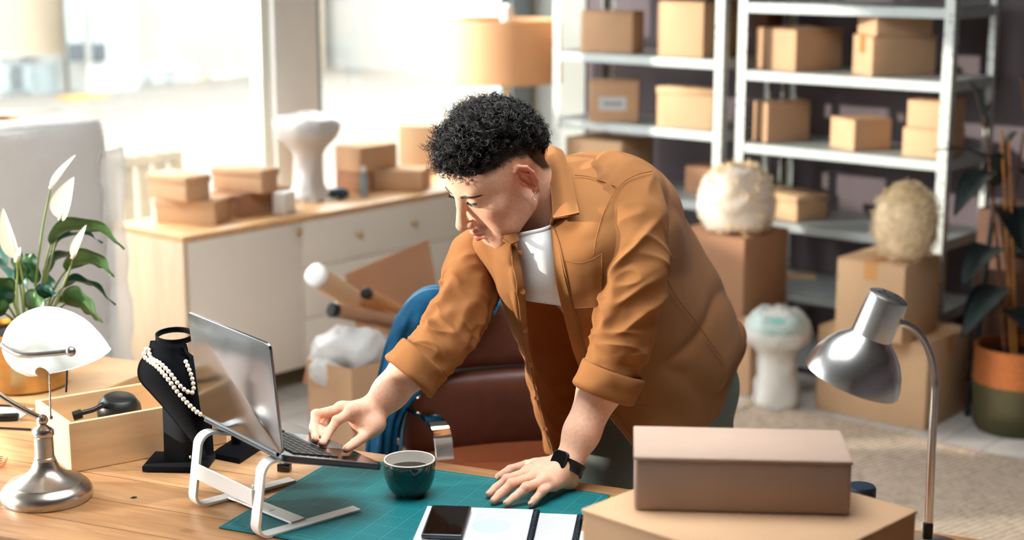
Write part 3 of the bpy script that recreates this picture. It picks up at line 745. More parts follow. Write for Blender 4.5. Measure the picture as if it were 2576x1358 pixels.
# ================================================================ open cartons behind the chair
def open_carton(label, N, ang, wr, wl, h, flaps, m='kraft'):
    er = np.array([cos(ang), sin(ang), 0]); el = np.array([-sin(ang), cos(ang), 0]); c = N + er * wr / 2 + el * wl / 2; R = rotz(ang); th = .004
    t = thing('open_carton', c, label, 'cardboard box', 'open cartons behind the office chair')
    mb = MB(); mb.box(c + UP * th / 2, (wr, wl, th), R)
    for s in (-1, 1):
        mb.box(c + er * s * (wr / 2 - th / 2) + UP * h / 2, (th, wl, h), R); mb.box(c + el * s * (wl / 2 - th / 2) + UP * h / 2, (wr - 2 * th, th, h), R)
    mb.build('body', M[m], t, smooth=0)
    for (dr, dl, L, tilt) in flaps:
        d = er * dr + el * dl; side = el if dr else er; W = (wl if dr else wr) - .01
        base = c + d * ((wr if dr else wl) / 2) + UP * h; v = d * cos(tilt) + UP * sin(tilt)
        MB().prism([base - side * W / 2, base + side * W / 2, base + side * (W / 2 - .01) + v * L, base - side * (W / 2 - .01) + v * L], unit(np.cross(side, v)) * .004).build('flap', M[m], t, smooth=0)
    return t, c, er, el
N = AY(884, 930, 4.9); hc = N[2]; N[2] = 0
an = ROOM
t1, c1, er1, el1 = open_carton('open carton stuffed with bubble wrap beside the office chair', N, an, .3, .205, hc, [(1, 0, .11, -.9), (0, 1, .1, -1.2)])
q = AY(872, 880, 5.08)
mb = MB(); mb.ball(q, (.13, .10, .075), 40, 26); mb.ball(q + V3(-.06, -.06, -.05), (.06, .05, .06), 24, 16)
mb.displace(lambda V: np.stack([vnoise(V, 16, 1), vnoise(V, 16, 2), vnoise(V, 16, 3)], 1) * .02 + np.stack([vnoise(V, 50, 4), vnoise(V, 50, 5), vnoise(V, 50, 6)], 1) * .007)
tag(mb.build('crumpled_bubble_wrap', film_mat('crumpled_wrap', (232, 232, 230), .72, 150), None, smooth=180), 'crumpled clear bubble wrap bulging out of the open carton', 'packing material')
N = AY(1010, 905, 5.35); N[2] = 0
t2, c2, er2, el2 = open_carton('open carton holding paper tubes behind the denim jacket', N, an, .34, .32, .33, [(0, -1, .1, -.8)], m='kraft_dark')
fl = [AY(868, 690, 5.74), AY(1078, 602, 5.84), AY(1112, 790, 5.82), AY(905, 860, 5.74)]
fo = MB().prism(fl, -NV * .004).build('flap', M['kraft_dark'], t2, smooth=0); fo['label'] = 'large raised flap'
def tube_roll(label, p, q, r, m, capm=None):
    R = frame_z(unit(p - q)); L = np.linalg.norm(p - q); t = thing('cardboard_tube', q, label, 'paper tube', 'paper tubes in the open carton')
    MB().lathe([(r, 0), (r, L), (r * .88, L), (r * .88, L - .05), (0, L - .05)], q, 24, R=R).build('tube', M[m], t)
    if capm: MB().lathe([(r * 1.03, L - .012), (r * 1.03, L + .008), (r * .8, L + .012), (0, L + .012)], q, 24, R=R).build('end_cap', M[capm], t)
ins = lambda u, v, z: c2 + er2 * u + el2 * v + UP * z
tube_roll('thick pale paper tube with a white end sticking out of the carton', AY(795, 692, 5.15), AY(1015, 838, 5.55), .038, 'kraft_light', 'white')
tube_roll('orange paper tube with a dark end between flap and thick tube', AY(922, 738, 5.25), AY(1075, 815, 5.64), .020, 'tape', 'black')
tube_roll('brown paper tube lying low with a black end', AY(838, 780, 5.08), AY(1020, 815, 5.30), .024, 'kraft_dark', 'black')
tube_roll('brown paper tube half hidden below the thick tube, dark end', AY(856, 762, 5.36), AY(1030, 806, 5.66), .02, 'kraft', 'black')

# ================================================================ rubber plant in a woven basket
pb = Z(2556, 1060, 0); pb = AY(2556, 1000, 5.78); pb[2] = 0
t = thing('potted_rubber_plant', pb, 'tall dark rubber plant in a two tone woven basket beside the shelving', 'plant')
hb = AY(2556, 868, pb[1])[2]; zm = AY(2556, 985, pb[1] - .16)[2]
mb = MB(); mb.lathe([(.0, 0), (.14, 0), (.155, .03), (.165, zm)], pb, 40, cap=False); mb.build('basket_base', M['basket_low'], t)
MB().lathe([(.165, zm), (.162, hb - .02), (.165, hb), (.15, hb), (.148, hb - .05), (.0, hb - .05)], pb, 40, cap=False).build('basket_rim', M['basket_top'], t)
MB().lathe([(.147, hb - .04), (.08, hb - .03), (0, hb - .028)], pb, 32, cap=False).build('soil', M['soil'], t)
stems = [[(2530, 900), (2510, 640), (2490, 420), (2474, 290)], [(2560, 900), (2545, 600), (2562, 430), (2576, 330)], [(2590, 900), (2600, 500), (2570, 200)]]
for k, s in enumerate(stems):
    P = [AY(x, y, 5.78 + .03 * k - .02 * j) for j, (x, y) in enumerate(s)]
    MB().tube(catmull(P, 24), np.linspace(.008, .004, 24), 8).build('stem', M['bark'], t, smooth=180)
for (x0, y0, x1, y1) in ((2545, 890, 2520, 330), (2556, 890, 2538, 350)):
    MB().tube([AY(x0, y0, 5.76), AY(x1, y1, 5.72)], .0048, 8).build('support_cane', M['bamboo'], t)
def leaf(base, tip, width, sag=.0, mid=None, fold=.25, n=14, m=7, side=None, shape=0.5, twist=0.0, wave=0.0, seed=0):
    """a leaf blade from base to tip as a grid of points"""
    base, tip = np.asarray(base, float), np.asarray(tip, float)
    P = catmull([base, (base + tip) / 2 + UP * sag if mid is None else mid, tip], n); T = np.gradient(P, axis=0); T /= np.linalg.norm(T, axis=1, keepdims=True)
    G = []; sd = unit(side) if side is not None else None
    for i in range(n):
        u = i / (n - 1); w = width * (sin(pi * u ** shape) ** .8 if 0 < u < 1 else 0) + .0004
        s = unit(np.cross(T[i], UP)) if sd is None else unit(sd - T[i] * (sd @ T[i])); nn = np.cross(s, T[i])
        if twist: s, nn = s * cos(twist * u) + nn * sin(twist * u), nn * cos(twist * u) - s * sin(twist * u)
        G.append([P[i] + s * w * v + nn * (fold * w * abs(v) + wave * sin(u * 15 + v * 2 + seed) * abs(v)) for v in np.linspace(-1, 1, m)])
    return np.array(G)
for k, (b, e, wd, yy) in enumerate((((2480, 330), (2440, 200), .035, 5.72), ((2490, 400), (2345, 380), .03, 5.62), ((2488, 430), (2400, 545), .09, 5.68), ((2500, 470), (2510, 380), .06, 5.7), ((2540, 520), (2576, 640), .1, 5.62), ((2500, 620), (2420, 720), .1, 5.66), ((2515, 720), (2420, 850), .09, 5.6), ((2550, 640), (2620, 560), .09, 5.8), ((2560, 430), (2640, 500), .1, 5.6), ((2480, 300), (2500, 260), .03, 5.75), ((2520, 780), (2580, 830), .08, 5.6), ((2560, 330), (2480, 470), .07, 5.78))):
    mb = MB(); mb.sheet(leaf(AY(*b, 5.76), AY(*e, yy), wd * .75, sag=.02, fold=.3), .0015); lo = mb.build('leaf', M['leaf_dark'], t, smooth=180)
# ================================================================ desk
def plank_mat():
    m = mat('honey_pine_planks', (222, 170, 116), 0.38, spec=0.35)
    N, L, p = nodes_of(m)
    tc = N.new('ShaderNodeTexCoord'); mp = N.new('ShaderNodeMapping'); mp.inputs['Rotation'].default_value = (0, 0, -DK)
    L.new(tc.outputs['Object'], mp.inputs['Vector'])
    b = N.new('ShaderNodeTexBrick'); b.inputs['Scale'].default_value = 1.0; b.inputs['Mortar Size'].default_value = 0.0012
    b.inputs['Brick Width'].default_value = 3.7; b.inputs['Row Height'].default_value = 0.118; b.inputs['Bias'].default_value = 0.0
    b.inputs['Color1'].default_value = lin(206, 164, 122); b.inputs['Color2'].default_value = lin(186, 138, 94); b.inputs['Mortar'].default_value = lin(120, 74, 40)
    L.new(mp.outputs['Vector'], b.inputs['Vector'])
    s = N.new('ShaderNodeMapping'); s.inputs['Scale'].default_value = (1.6, 16, 4); L.new(mp.outputs['Vector'], s.inputs['Vector'])
    nz = N.new('ShaderNodeTexNoise'); nz.inputs['Scale'].default_value = 3.0; nz.inputs['Detail'].default_value = 6; nz.inputs['Distortion'].default_value = 1.2
    L.new(s.outputs['Vector'], nz.inputs['Vector'])
    r = N.new('ShaderNodeValToRGB'); r.color_ramp.elements[0].position = .3; r.color_ramp.elements[1].position = .72
    r.color_ramp.elements[0].color = (.62, .50, .40, 1); r.color_ramp.elements[1].color = (1, 1, 1, 1); L.new(nz.outputs['Fac'], r.inputs['Fac'])
    mx = N.new('ShaderNodeMixRGB'); mx.blend_type = 'MULTIPLY'; mx.inputs['Fac'].default_value = .8; L.new(b.outputs['Color'], mx.inputs[1]); L.new(r.outputs['Color'], mx.inputs[2])
    s2 = N.new('ShaderNodeMapping'); s2.inputs['Scale'].default_value = (3.2, 6.5, 1); L.new(mp.outputs['Vector'], s2.inputs['Vector'])
    v = N.new('ShaderNodeTexVoronoi'); v.inputs['Scale'].default_value = 1.3; L.new(s2.outputs['Vector'], v.inputs['Vector'])
    kr = N.new('ShaderNodeValToRGB'); kr.color_ramp.elements[0].position = .045; kr.color_ramp.elements[1].position = .13
    kr.color_ramp.elements[0].color = lin(120, 66, 34); kr.color_ramp.elements[1].color = (1, 1, 1, 1); L.new(v.outputs['Distance'], kr.inputs['Fac'])
    m3 = N.new('ShaderNodeMixRGB'); m3.blend_type = 'MULTIPLY'; m3.inputs['Fac'].default_value = .75; L.new(mx.outputs['Color'], m3.inputs[1]); L.new(kr.outputs['Color'], m3.inputs[2])
    L.new(m3.outputs['Color'], p.inputs['Base Color'])
    return m
M['planks'] = plank_mat()
U0, U1, W0, W1, DZ = -2.78, 0.16, 2.137, 2.832, 0.75
RD = rotz(DK)
def dbox(mb, u0, u1, v0, v1, z0, z1): return mb.box(DS((u0 + u1) / 2, (v0 + v1) / 2, (z0 + z1) / 2), (u1 - u0, v1 - v0, z1 - z0), RD)
desk = thing('desk', DS((U0 + U1) / 2, (W0 + W1) / 2, 0), 'long honey coloured plank desk the man leans on', 'desk')
dbox(MB(), U0, U1, W0, W1, DZ - .036, DZ).build('desk_top', M['planks'], desk, bevel=.004, seg=2)
for u in (U0 + .08, U1 - .08):
    for v in (W0 + .07, W1 - .07): dbox(MB(), u - .03, u + .03, v - .03, v + .03, 0, DZ - .037).build('leg', M['oak'], desk, bevel=.003)
dbox(MB(), U0 + .12, U1 - .12, W1 - .085, W1 - .065, DZ - .12, DZ - .037).build('apron', M['oak'], desk, smooth=0)

# ---------------------------------------------------------------- cutting mat
def mat_grid():
    m = mat('teal_cutting_mat', (10, 112, 112), 0.5, spec=0.3)
    N, L, p = nodes_of(m)
    tc = N.new('ShaderNodeTexCoord'); mp = N.new('ShaderNodeMapping'); mp.inputs['Rotation'].default_value = (0, 0, -DK); L.new(tc.outputs['Object'], mp.inputs['Vector'])
    sp = N.new('ShaderNodeSeparateXYZ'); L.new(mp.outputs['Vector'], sp.inputs[0])
    def line(axis, step, w):
        a = N.new('ShaderNodeMath'); a.operation = 'DIVIDE'; a.inputs[1].default_value = step; L.new(sp.outputs[axis], a.inputs[0])
        f = N.new('ShaderNodeMath'); f.operation = 'FRACT'; L.new(a.outputs[0], f.inputs[0])
        c = N.new('ShaderNodeMath'); c.operation = 'LESS_THAN'; c.inputs[1].default_value = w / step; L.new(f.outputs[0], c.inputs[0]); return c.outputs[0]
    def mx2(a, b, op='MAXIMUM'):
        n = N.new('ShaderNodeMath'); n.operation = op
        for i, q in enumerate((a, b)):
            if isinstance(q, float): n.inputs[i].default_value = q
            else: L.new(q, n.inputs[i])
        return n.outputs[0]
    fine = mx2(mx2(line(0, .01, .0005), line(1, .01, .0005)), .35, 'MULTIPLY')
    big = mx2(mx2(line(0, .05, .0009), line(1, .05, .0009)), .8, 'MULTIPLY')
    fac = mx2(fine, big)
    mx = N.new('ShaderNodeMixRGB'); mx.inputs[1].default_value = lin(4, 100, 106); mx.inputs[2].default_value = lin(70, 156, 156); L.new(fac, mx.inputs[0]); L.new(mx.outputs[0], p.inputs['Base Color'])
    return m
MU0, MU1, MV0, MV1 = -1.600, -0.998, 2.324, 2.776
MC = DS((MU0 + MU1) / 2, (MV0 + MV1) / 2, DZ)
cm = MB(); dbox(cm, MU0, MU1, MV0, MV1, DZ + .0005, DZ + .0035)
o = thing('cutting_mat', MC, 'teal gridded cutting mat lying on the desk under mug and hand', 'cutting mat')
cm.build('mat_sheet', mat_grid(), o, bevel=.001, seg=1)
bd = MB()
for q in ((MU0 + .012, MU1 - .012, MV0 + .012, MV0 + .0128), (MU0 + .012, MU1 - .012, MV1 - .0128, MV1 - .012)): dbox(bd, *q, DZ + .0036, DZ + .0038)
for q in ((MU0 + .012, MU0 + .0128), (MU1 - .0128, MU1 - .012)): dbox(bd, q[0], q[1], MV0 + .0129, MV1 - .0129, DZ + .0036, DZ + .0038)
bd.build('border_line', mat('pale_teal_print', (96, 180, 178), .6), o, smooth=0)
MZ = DZ + .0038

# ---------------------------------------------------------------- mug
mc = Z(1030, 1160, .822); mc[2] = MZ + .0004
t = thing('coffee_mug', mc, 'dark green round mug with cream inside, full of black coffee', 'mug')
MB().lathe([(0, .0), (.026, 0), (.029, .002), (.036, .009), (.0435, .021), (.0485, .037), (.0505, .053), (.0508, .068), (.0502, .0715)], mc, 48, cap=False).build('cup_body', M['ceramic_green'], t)
MB().lathe([(.0502, .0715), (.049, .0738), (.0470, .0728), (.0462, .06), (.042, .035), (.034, .015), (.0, .008)], mc, 48, cap=False).build('cup_inside', M['ceramic_white'], t)
MB().lathe([(.0445, .052), (0, .0522)], mc, 48, cap=False).build('coffee', M['coffee'], t)

# ---------------------------------------------------------------- notebooks and phone
def notebook(label, TL, TR, z, length, th):
    A, B = Z(*TL, z), Z(*TR, z); x = unit(B - A); y = np.array([x[1], -x[0], 0]); Wd = np.linalg.norm(B - A)
    c = (A + B) / 2 + y * length / 2; R = np.stack([x, -y, UP], 1)
    t = thing('spiral_notebook', c - UP * th, label, 'notebook', 'spiral notebooks on the mat')
    MB().box(c - UP * (th / 2), (Wd, length, th), R).build('pages', M['paper'], t, bevel=.0008, seg=1)
    mb = MB(); n = int(length / .0068); 
    for k in range(n):
        q = B + y * (.006 + k * .0068) + x * .0035 - UP * (th / 2 - .0005); a = np.linspace(0, 2 * pi, 13)[:-1]
        mb.tube([q + x * (.0062 * cos(b)) + UP * (.0052 * sin(b)) for b in a], .0011, 6, loop=True)
    mb.build('spiral_binding', M['wire'], t, smooth=180)
    return t, A, x, y, c, R, Wd
nb3 = notebook('lowest spiral notebook, its coil showing furthest toward the cardboard boxes', (1380, 1330), (1533, 1338), MZ + .0065, .24, .005)
nb2 = notebook('middle spiral notebook with lined pages, coil between the other two', (1262, 1286), (1455, 1294), MZ + .0135, .24, .006)
nb1 = notebook('uppermost spiral notebook with a pale blue chart, under the phone', (1075, 1272), (1345, 1281), MZ + .021, .26, .006)
t, A, x, y, c, R, Wd = nb2
mb = MB()
for k in range(26): mb.box(A + x * Wd * .5 + y * (.012 + k * .008) + UP * .0002, (Wd * .86, .0006, .0002), R)
mb.build('ruled_lines', mat('pale_blue_ink', (190, 200, 214), .8), t, smooth=0)
t, A, x, y, c, R, Wd = nb1
q = Z(1235, 1322, MZ + .021) + UP * .0003
mb = MB(); mb.lathe([(.034, 0), (0, .0001)], q, 36, sx=1.0, sy=1.0, cap=False); mb.build('chart', mat('pale_blue_chart_ink', (176, 208, 230), .7), t, smooth=0)
mb = MB()
for k in range(10): mb.box(A + x * Wd * .7 + y * (.014 + k * .008) + UP * .0002, (Wd * .44, .0005, .0002), R)
mb.build('ruled_lines', bpy.data.materials['pale_blue_ink'], t, smooth=0)
z = MZ + .0225; A = Z(1088, 1281, z); B = Z(1192, 1284, z); x = unit(B - A); y = np.array([x[1], -x[0], 0]); R = np.stack([x, -y, UP], 1)
pcn = A + x * .036 + y * .0745
t = thing('smartphone', pcn, 'black smartphone lying on the uppermost notebook', 'phone')
MB().box(pcn + UP * .0045, (.074, .149, .0085), R).build('phone_case', M['dark_metal'], t, bevel=.003, seg=3)
MB().box(pcn + UP * .0094, (.067, .142, .0008), R).build('screen', M['black_gloss'], t, bevel=.0003, seg=1)

# ---------------------------------------------------------------- laptop stand and laptop
LW = np.array([.609, -.793, 0]); LF = np.array([.793, .609, 0])
SW = np.array([.651, -.759, 0]); SF = np.array([.746, .663, 0])
HZ = .905
HL = Z(508, 1050, HZ); LAPW = .318; LAPD = .218; DROP = -.062
BU = unit(LF * LAPD + UP * DROP); BN = np.cross(BU, LW); BN = BN if BN[2] > 0 else -BN
st = thing('laptop_stand', Z(560, 1315, DZ), 'white aluminium laptop stand of two bent legs and crossbars', 'laptop stand')
def loop(x, y, back):
    g = Z(x, y, DZ + .004); P = []
    up = HZ - DZ - .042
    base = [g + SF * .225, g + SF * .1, g + SF * .02]
    path = [g + SF * .225, g + SF * .15, g + SF * .03]
    for a in np.linspace(-pi / 2, -pi, 6): path.append(g + SF * (.022 + .022 * cos(a)) + UP * (.022 + .022 * sin(a)))
    top = g + SF * .014 + UP * up
    for a in np.linspace(pi, pi / 2 - .2, 7): path.append(top + SF * (.026 + .026 * cos(a)) + UP * (.026 * sin(a)))
    e = path[-1]; path += [e + BU * .06, e + BU * .13]
    P = np.array(path); q = []
    for i in range(len(P) - 1):
        for t_ in np.linspace(0, 1, 4, endpoint=False): q.append(P[i] * (1 - t_) + P[i + 1] * t_)
    q.append(P[-1]); q = np.array(q)
    G = np.stack([q - SW * .013, q - SW * .006, q + SW * .006, q + SW * .013], 1)
    lg = MB().sheet(G, .0055).build('leg', M['alu'], st, smooth=50)
    rv = MB(); rv.lathe([(.0032, 0), (.0028, .0012), (0, .0014)], g + SF * .008 - SF * .0105 + UP * .098, 12, R=frame_z(-SF)); rv.build('screw', M['nickel'], lg)
    return g
g1 = loop(487, 1272, 0); g2 = loop(644, 1352, 0)
u0, u1 = Z(1, 1, .8), 0
cb0 = g1 + SF * .004 + UP * .071; cb1 = g2 + SF * .004 + UP * .071
MB().bar(cb0 + SW * .012, cb1 - SW * .012, .004, .032, ref=UP).build('crossbar', M['alu'], st, bevel=.001, seg=1)
f0, f1 = g1 + SF * .085 + UP * .003, g2 + SF * .1 + UP * .003
lb_ = MB().bar(f0 + SW * .012, f1 - SW * .012, .004, .034, ref=SF).build('foot_bar', M['alu'], st, bevel=.001, seg=1)
qm = (f0 + f1) / 2; MB().bar(qm - SW * .03, qm + SW * .022, .0052, .014, ref=SF).build('sticker', M['white'], st, smooth=0)
for g in (g1, g2):
    pass

lp_ = thing('laptop', HL + LW * LAPW / 2, 'open silver laptop on the white stand, lid toward the camera', 'laptop')
R_b = np.stack([LW, BU, BN], 1)
bc_ = HL + LW * LAPW / 2 + BU * LAPD / 2 + BN * 0.0
def rslab(mb, c, w, d, th, R, r=.012, seg=5):
    pts = []
    for cx, cy, a0 in ((w / 2 - r, d / 2 - r, 0), (-w / 2 + r, d / 2 - r, pi / 2), (-w / 2 + r, -d / 2 + r, pi), (w / 2 - r, -d / 2 + r, 1.5 * pi)):
        for a in np.linspace(a0, a0 + pi / 2, seg): pts.append((cx + r * cos(a), cy + r * sin(a), -th / 2))
    P = np.array(pts) @ R.T + c
    return mb.prism(P, R[:, 2] * th)
rslab(MB(), bc_, LAPW, LAPD, .011, R_b).build('base', M['dark_metal'], lp_, bevel=.0012, seg=2)
rslab(MB(), bc_ + BN * .006, LAPW - .004, LAPD - .004, .0012, R_b).build('palm_rest', M['silver'], lp_, smooth=40)
rslab(MB(), bc_ + BN * .0067 - BU * .028, LAPW * .88, LAPD * .46, .0008, R_b, .004).build('keyboard_tray', M['dark_metal'], lp_, smooth=40)
kb = MB()
for r_ in range(6):
    nk = 14 if r_ else 14
    for k in range(nk):
        if r_ == 5 and 4 <= k <= 8:
            if k == 6: kb.box(bc_ + BN * .0082 + LW * 0 + BU * (-.028 + (r_ - 2.5) * .0165), (LAPW * .29, .0135, .002), R_b)
            continue
        kb.box(bc_ + BN * .0082 + LW * ((k - 6.5) * LAPW * .87 / 14) + BU * (-.028 + (r_ - 2.5) * .0165), (LAPW * .87 / 14 * .84, .0135, .002), R_b)
kb.build('keyboard', M['black'], lp_, bevel=.0005, seg=1)
rslab(MB(), bc_ + BN * .0069 + BU * .066, .11, .07, .0006, R_b, .004).build('trackpad', mat('trackpad_glass', (150, 154, 160), .25, metal=.7), lp_, smooth=40)
TL_ = radians(5.5); LUP = UP * cos(TL_) - LF * sin(TL_); LN = np.cross(LW, LUP)
lidc = HL + LW * LAPW / 2 + LUP * (.104 + .004) + BN * .004
R_l = np.stack([LW, LUP, LN], 1)
rslab(MB(), lidc, LAPW, .208, .006, R_l).build('lid', M['silver'], lp_, bevel=.0018, seg=3, smooth=60)
inn = -LN if (LN @ LF) < 0 else LN
rslab(MB(), lidc + inn * .0034, LAPW - .008, .199, .0008, R_l, .006).build('screen', M['black_gloss'], lp_, smooth=40)
MB().tube([HL + LW * .02 + BN * .004, HL + LW * (LAPW - .02) + BN * .004], .005, 10).build('hinge', M['dark_metal'], lp_)

# ---------------------------------------------------------------- banker's lamp
BL = Z(86, 1292, DZ) + V3(0, .086, 0)
t = thing('banker_lamp', BL, "brushed nickel banker's lamp with a white glass shade", 'lamp')
MB().lathe([(0, 0), (.084, 0), (.087, .006), (.0865, .018), (.081, .027), (.074, .031), (.071, .036), (.055, .042), (.038, .051), (.028, .061), (.023, .072), (.0215, .078), (.0, .079)], BL, 64, cap=False).build('base', M['nickel'], t)
MB().lathe([(.0205, .078), (.0205, .083), (.0185, .085), (.0182, .125), (.0205, .128), (.021, .136), (.0175, .142), (.008, .148), (.006, .152), (0, .153)], BL, 32, cap=False).build('stem', M['nickel'], t)
MB().ball(BL + UP * .158, .011, 20, 14).build('finial_ball', M['nickel'], t, smooth=180)
yb = BL[1]
arm = [BL + UP * .16, AY(45, 1022, yb), AY(-5, 990, yb), AY(-48, 950, yb), AY(-50, 905, yb), AY(-20, 875, yb), AY(5, 868, yb - .06)]
MB().tube(catmull(arm, 30), .0055, 10).build('arm', M['nickel'], t, smooth=180)
yk = [AY(5, 868, yb - .06), AY(22, 880, yb - .08), AY(45, 891, yb - .1), AY(80, 893, yb - .11), AY(130, 889, yb - .112), AY(176, 884, yb - .112)]
MB().tube(catmull(yk, 24), .0052, 10).build('yoke', M['nickel'], t, smooth=180)
MB().ball(AY(178, 884, yb - .112), .0095, 16, 12).build('pivot_knob', M['nickel'], t, smooth=180)
sh = [(82, 919), (50, 905), (26, 874), (22, 840), (38, 806), (68, 785), (105, 778), (150, 788), (195, 812), (230, 846), (252, 874), (264, 893)]
cx_, cy_ = 160, 908
G = []
for tt in np.linspace(-1, 1, 21):
    s = max(.02, (1 - abs(tt) ** 2.6)) ** .5; yy = yb - .0 + tt * .098
    G.append(catmull([AY(cx_ + (x - cx_) * s, cy_ + (y_ - cy_) * s, yb) + V3(.01 * tt, yy - yb, 0) for x, y_ in sh], 36))
MB().sheet(np.array(G), .0035).build('glass_shade', M['glass_white'], t, smooth=180)
MB().tube([AY(150, 875, yb - .03), AY(150, 875, yb + .05)], .018, 16).build('bulb', M['ceramic_white'], t)
mb = MB(); P = [AY(124, 905 + k * 4.6, yb - .03) + V3(.0008 * k * .1, 0, 0) for k in range(31)]
for q in P: mb.ball(q, .0021, 8, 6)
mb.ball(AY(128, 1050, yb - .03), .0042, 10, 8); mb.build('pull_chain', M['nickel'], t, smooth=180)
MB().tube([AY(168, 905, yb + .06), AY(168, 945, yb + .08), AY(166, 985, yb + .1)], .0022, 8).build('lamp_cord', M['string_black'], t)

# ---------------------------------------------------------------- wooden box with a black headset in it
WN = DS(-2.049, 2.468, DZ); wr_ = unit(.523 * E1 + .852 * E2); wl_ = np.array([-wr_[1], wr_[0], 0]); WL, WWd, WH, th = .343, .205, .104, .009
t = thing('wooden_box', WN + wr_ * WL / 2 + wl_ * WWd / 2, 'open pine box standing on the desk behind the banker lamp', 'box')
Rw = np.stack([wr_, wl_, UP], 1); wc = WN + wr_ * WL / 2 + wl_ * WWd / 2
MB().box(wc + UP * .004, (WL - .002, WWd - .002, .006), Rw).build('bottom_board', M['pine'], t, smooth=0)
for s in (-1, 1):
    MB().box(wc + wl_ * s * (WWd / 2 - th / 2) + UP * (WH / 2 + .0005), (WL, th, WH), Rw).build('side_board', M['pine'], t, bevel=.001, seg=1)
    MB().box(wc + wr_ * s * (WL / 2 - th / 2) + UP * (WH / 2 + .0005), (th, WWd - 2 * th, WH), Rw).build('end_board', M['pine'], t, bevel=.001, seg=1)
hq = AY(300, 1024, 3.26)
t = thing('headset', V3(hq[0], hq[1], DZ + .01), 'black headset with round ear cups lying in the wooden box', 'headset')
MB().lathe([(.0, -.026), (.044, -.024), (.047, -.004), (.044, .008), (.034, .022), (.031, .024), (0, .0245)], hq, 36, R=frame_z(V3(.12, -.12, 1))).build('ear_cup', M['black'], t)
hz_ = hq[2] - .028 - DZ - .008
MB().lathe([(.0, 0), (.04, .001), (.045, .02), (.043, hz_), (0, hz_)], V3(hq[0], hq[1], DZ + .0075), 36).build('ear_cup', M['black'], t)
MB().tube(catmull([hq + V3(-.035, -.012, .006), AY(258, 1018, 3.19), AY(236, 1030, 3.17), AY(200, 1040, 3.15)], 16), [.0062] * 8 + [.0052] * 8, 12).build('arm', M['black'], t, smooth=180)
MB().tube([AY(206, 1040, 3.145), AY(184, 1047, 3.14)], .010, 14).build('hinge', M['black'], t)

# ---------------------------------------------------------------- velvet bust, pearls, choker
yB = 3.08
bq = [Z(357, 1189, DZ), Z(475, 1191, DZ)]; d1 = unit(bq[1] - bq[0]); d2 = np.array([-d1[1], d1[0], 0])
t = thing('necklace_bust', bq[0] + d1 * .065 + d2 * .05, 'black velvet necklace bust standing between wooden box and laptop', 'display bust')
MB().box(bq[0] + d1 * .065 + d2 * .05 + UP * .0075, (.13, .1, .013), np.stack([d1, d2, UP], 1)).build('base_plate', M['velvet'], t, bevel=.003)
yb_ = yB + .05
sp_ = np.array([[AY(x, y_, yb_ + dy) for x, dy in ((x0, .0), ((x0 + x1) / 2, -.018), (x1, 0))] for (x0, x1, y_) in ((408, 505, 985), (411, 508, 1040), (413, 512, 1090), (414, 518, 1130), (414, 522, 1163))])
MB().sheet(grid_interp(sp_, 12, 8), .005).build('support', M['velvet_grey'], t, smooth=60)
rows = [((383, 858), (466, 866), .012), ((381, 872), (468, 880), .02), ((376, 890), (472, 892), .024), ((355, 915), (500, 915), .03), ((354, 950), (516, 955), .04), ((384, 986), (522, 990), .036), ((413, 1018), (526, 1030), .03), ((441, 1052), (528, 1062), .022), ((470, 1086), (530, 1095), .014), ((515, 1140), (534, 1145), .004)]
G = []
for k, (a, b, bl) in enumerate(rows):
    yy = yB + .05 - .022 * min(k, 5) / 5 - .004 * max(0, k - 5); G.append([AY(a[0] + (b[0] - a[0]) * u, a[1] + (b[1] - a[1]) * u, yy - bl * (1 - (2 * u - 1) ** 2)) for u in np.linspace(0, 1, 6)])
G = grid_interp(np.array(G), 40, 20); BUST = G
MB().sheet(G, .012).build('bust_front', M['velvet'], t, smooth=180)
def on_bust(x, y_):
    """the nearest point of the bust's front to a sight line, with its outward normal"""
    Gf = BUST.reshape(-1, 3); r = ray(x, y_); r = r / np.linalg.norm(r); d = Gf - CAMP; tt = d @ r; k = np.argmin(np.linalg.norm(d - tt[:, None] * r, axis=1)); return CAMP + r * (tt[k] - .0115)
pn = thing('pearl_necklace', on_bust(430, 940), 'cream pearl necklace in two rows hanging on the velvet bust', 'necklace')
s1 = catmull([on_bust(*q) for q in ((368, 878), (362, 893), (372, 905), (395, 922), (420, 950), (445, 983), (470, 1012), (497, 1037), (515, 1045))], 300)
s2 = catmull([on_bust(*q) for q in ((374, 880), (380, 900), (402, 913), (425, 935), (448, 965), (470, 984), (486, 985), (484, 955), (474, 925), (463, 900))], 300)
def pearls(P, r):
    L = np.concatenate([[0], np.cumsum(np.linalg.norm(np.diff(P, axis=0), axis=1))]); proto = None
    for s in np.arange(0, L[-1], r * 2.02):
        q = np.array([np.interp(s, L, P[:, i]) for i in range(3)])
        if proto is None:
            proto = MB().ball(q, r, 14, 10).build('pearl', M['pearl'], pn, smooth=180); q0 = q
        else:
            c_ = proto.copy(); COL.objects.link(c_); c_.parent = pn; c_.location = (q - q0).tolist()
pearls(s1, .0049); pearls(s2, .0047)
chk = AY(440, 866, yB + .045)
t = thing('choker', chk, 'black velvet choker strap resting on top of the necklace bust', 'choker')
a = np.linspace(.55, 2 * pi + .1, 40); G = np.array([[chk + V3(.037 * cos(b), .03 * sin(b), .006 + .012 * (sin(b) + 1) * .5 + hh_) for hh_ in (0, .005, .011)] for b in a])
MB().sheet(G, .003).build('strap', M['velvet'], t, smooth=180)
MB().sheet(np.array([[AY(x, y_, yB + .02) for x in (x0, x0 + 14)] for x0, y_ in ((452, 874), (458, 888), (464, 900), (464, 908))]), .003).build('strap_end', M['velvet'], t, smooth=180)
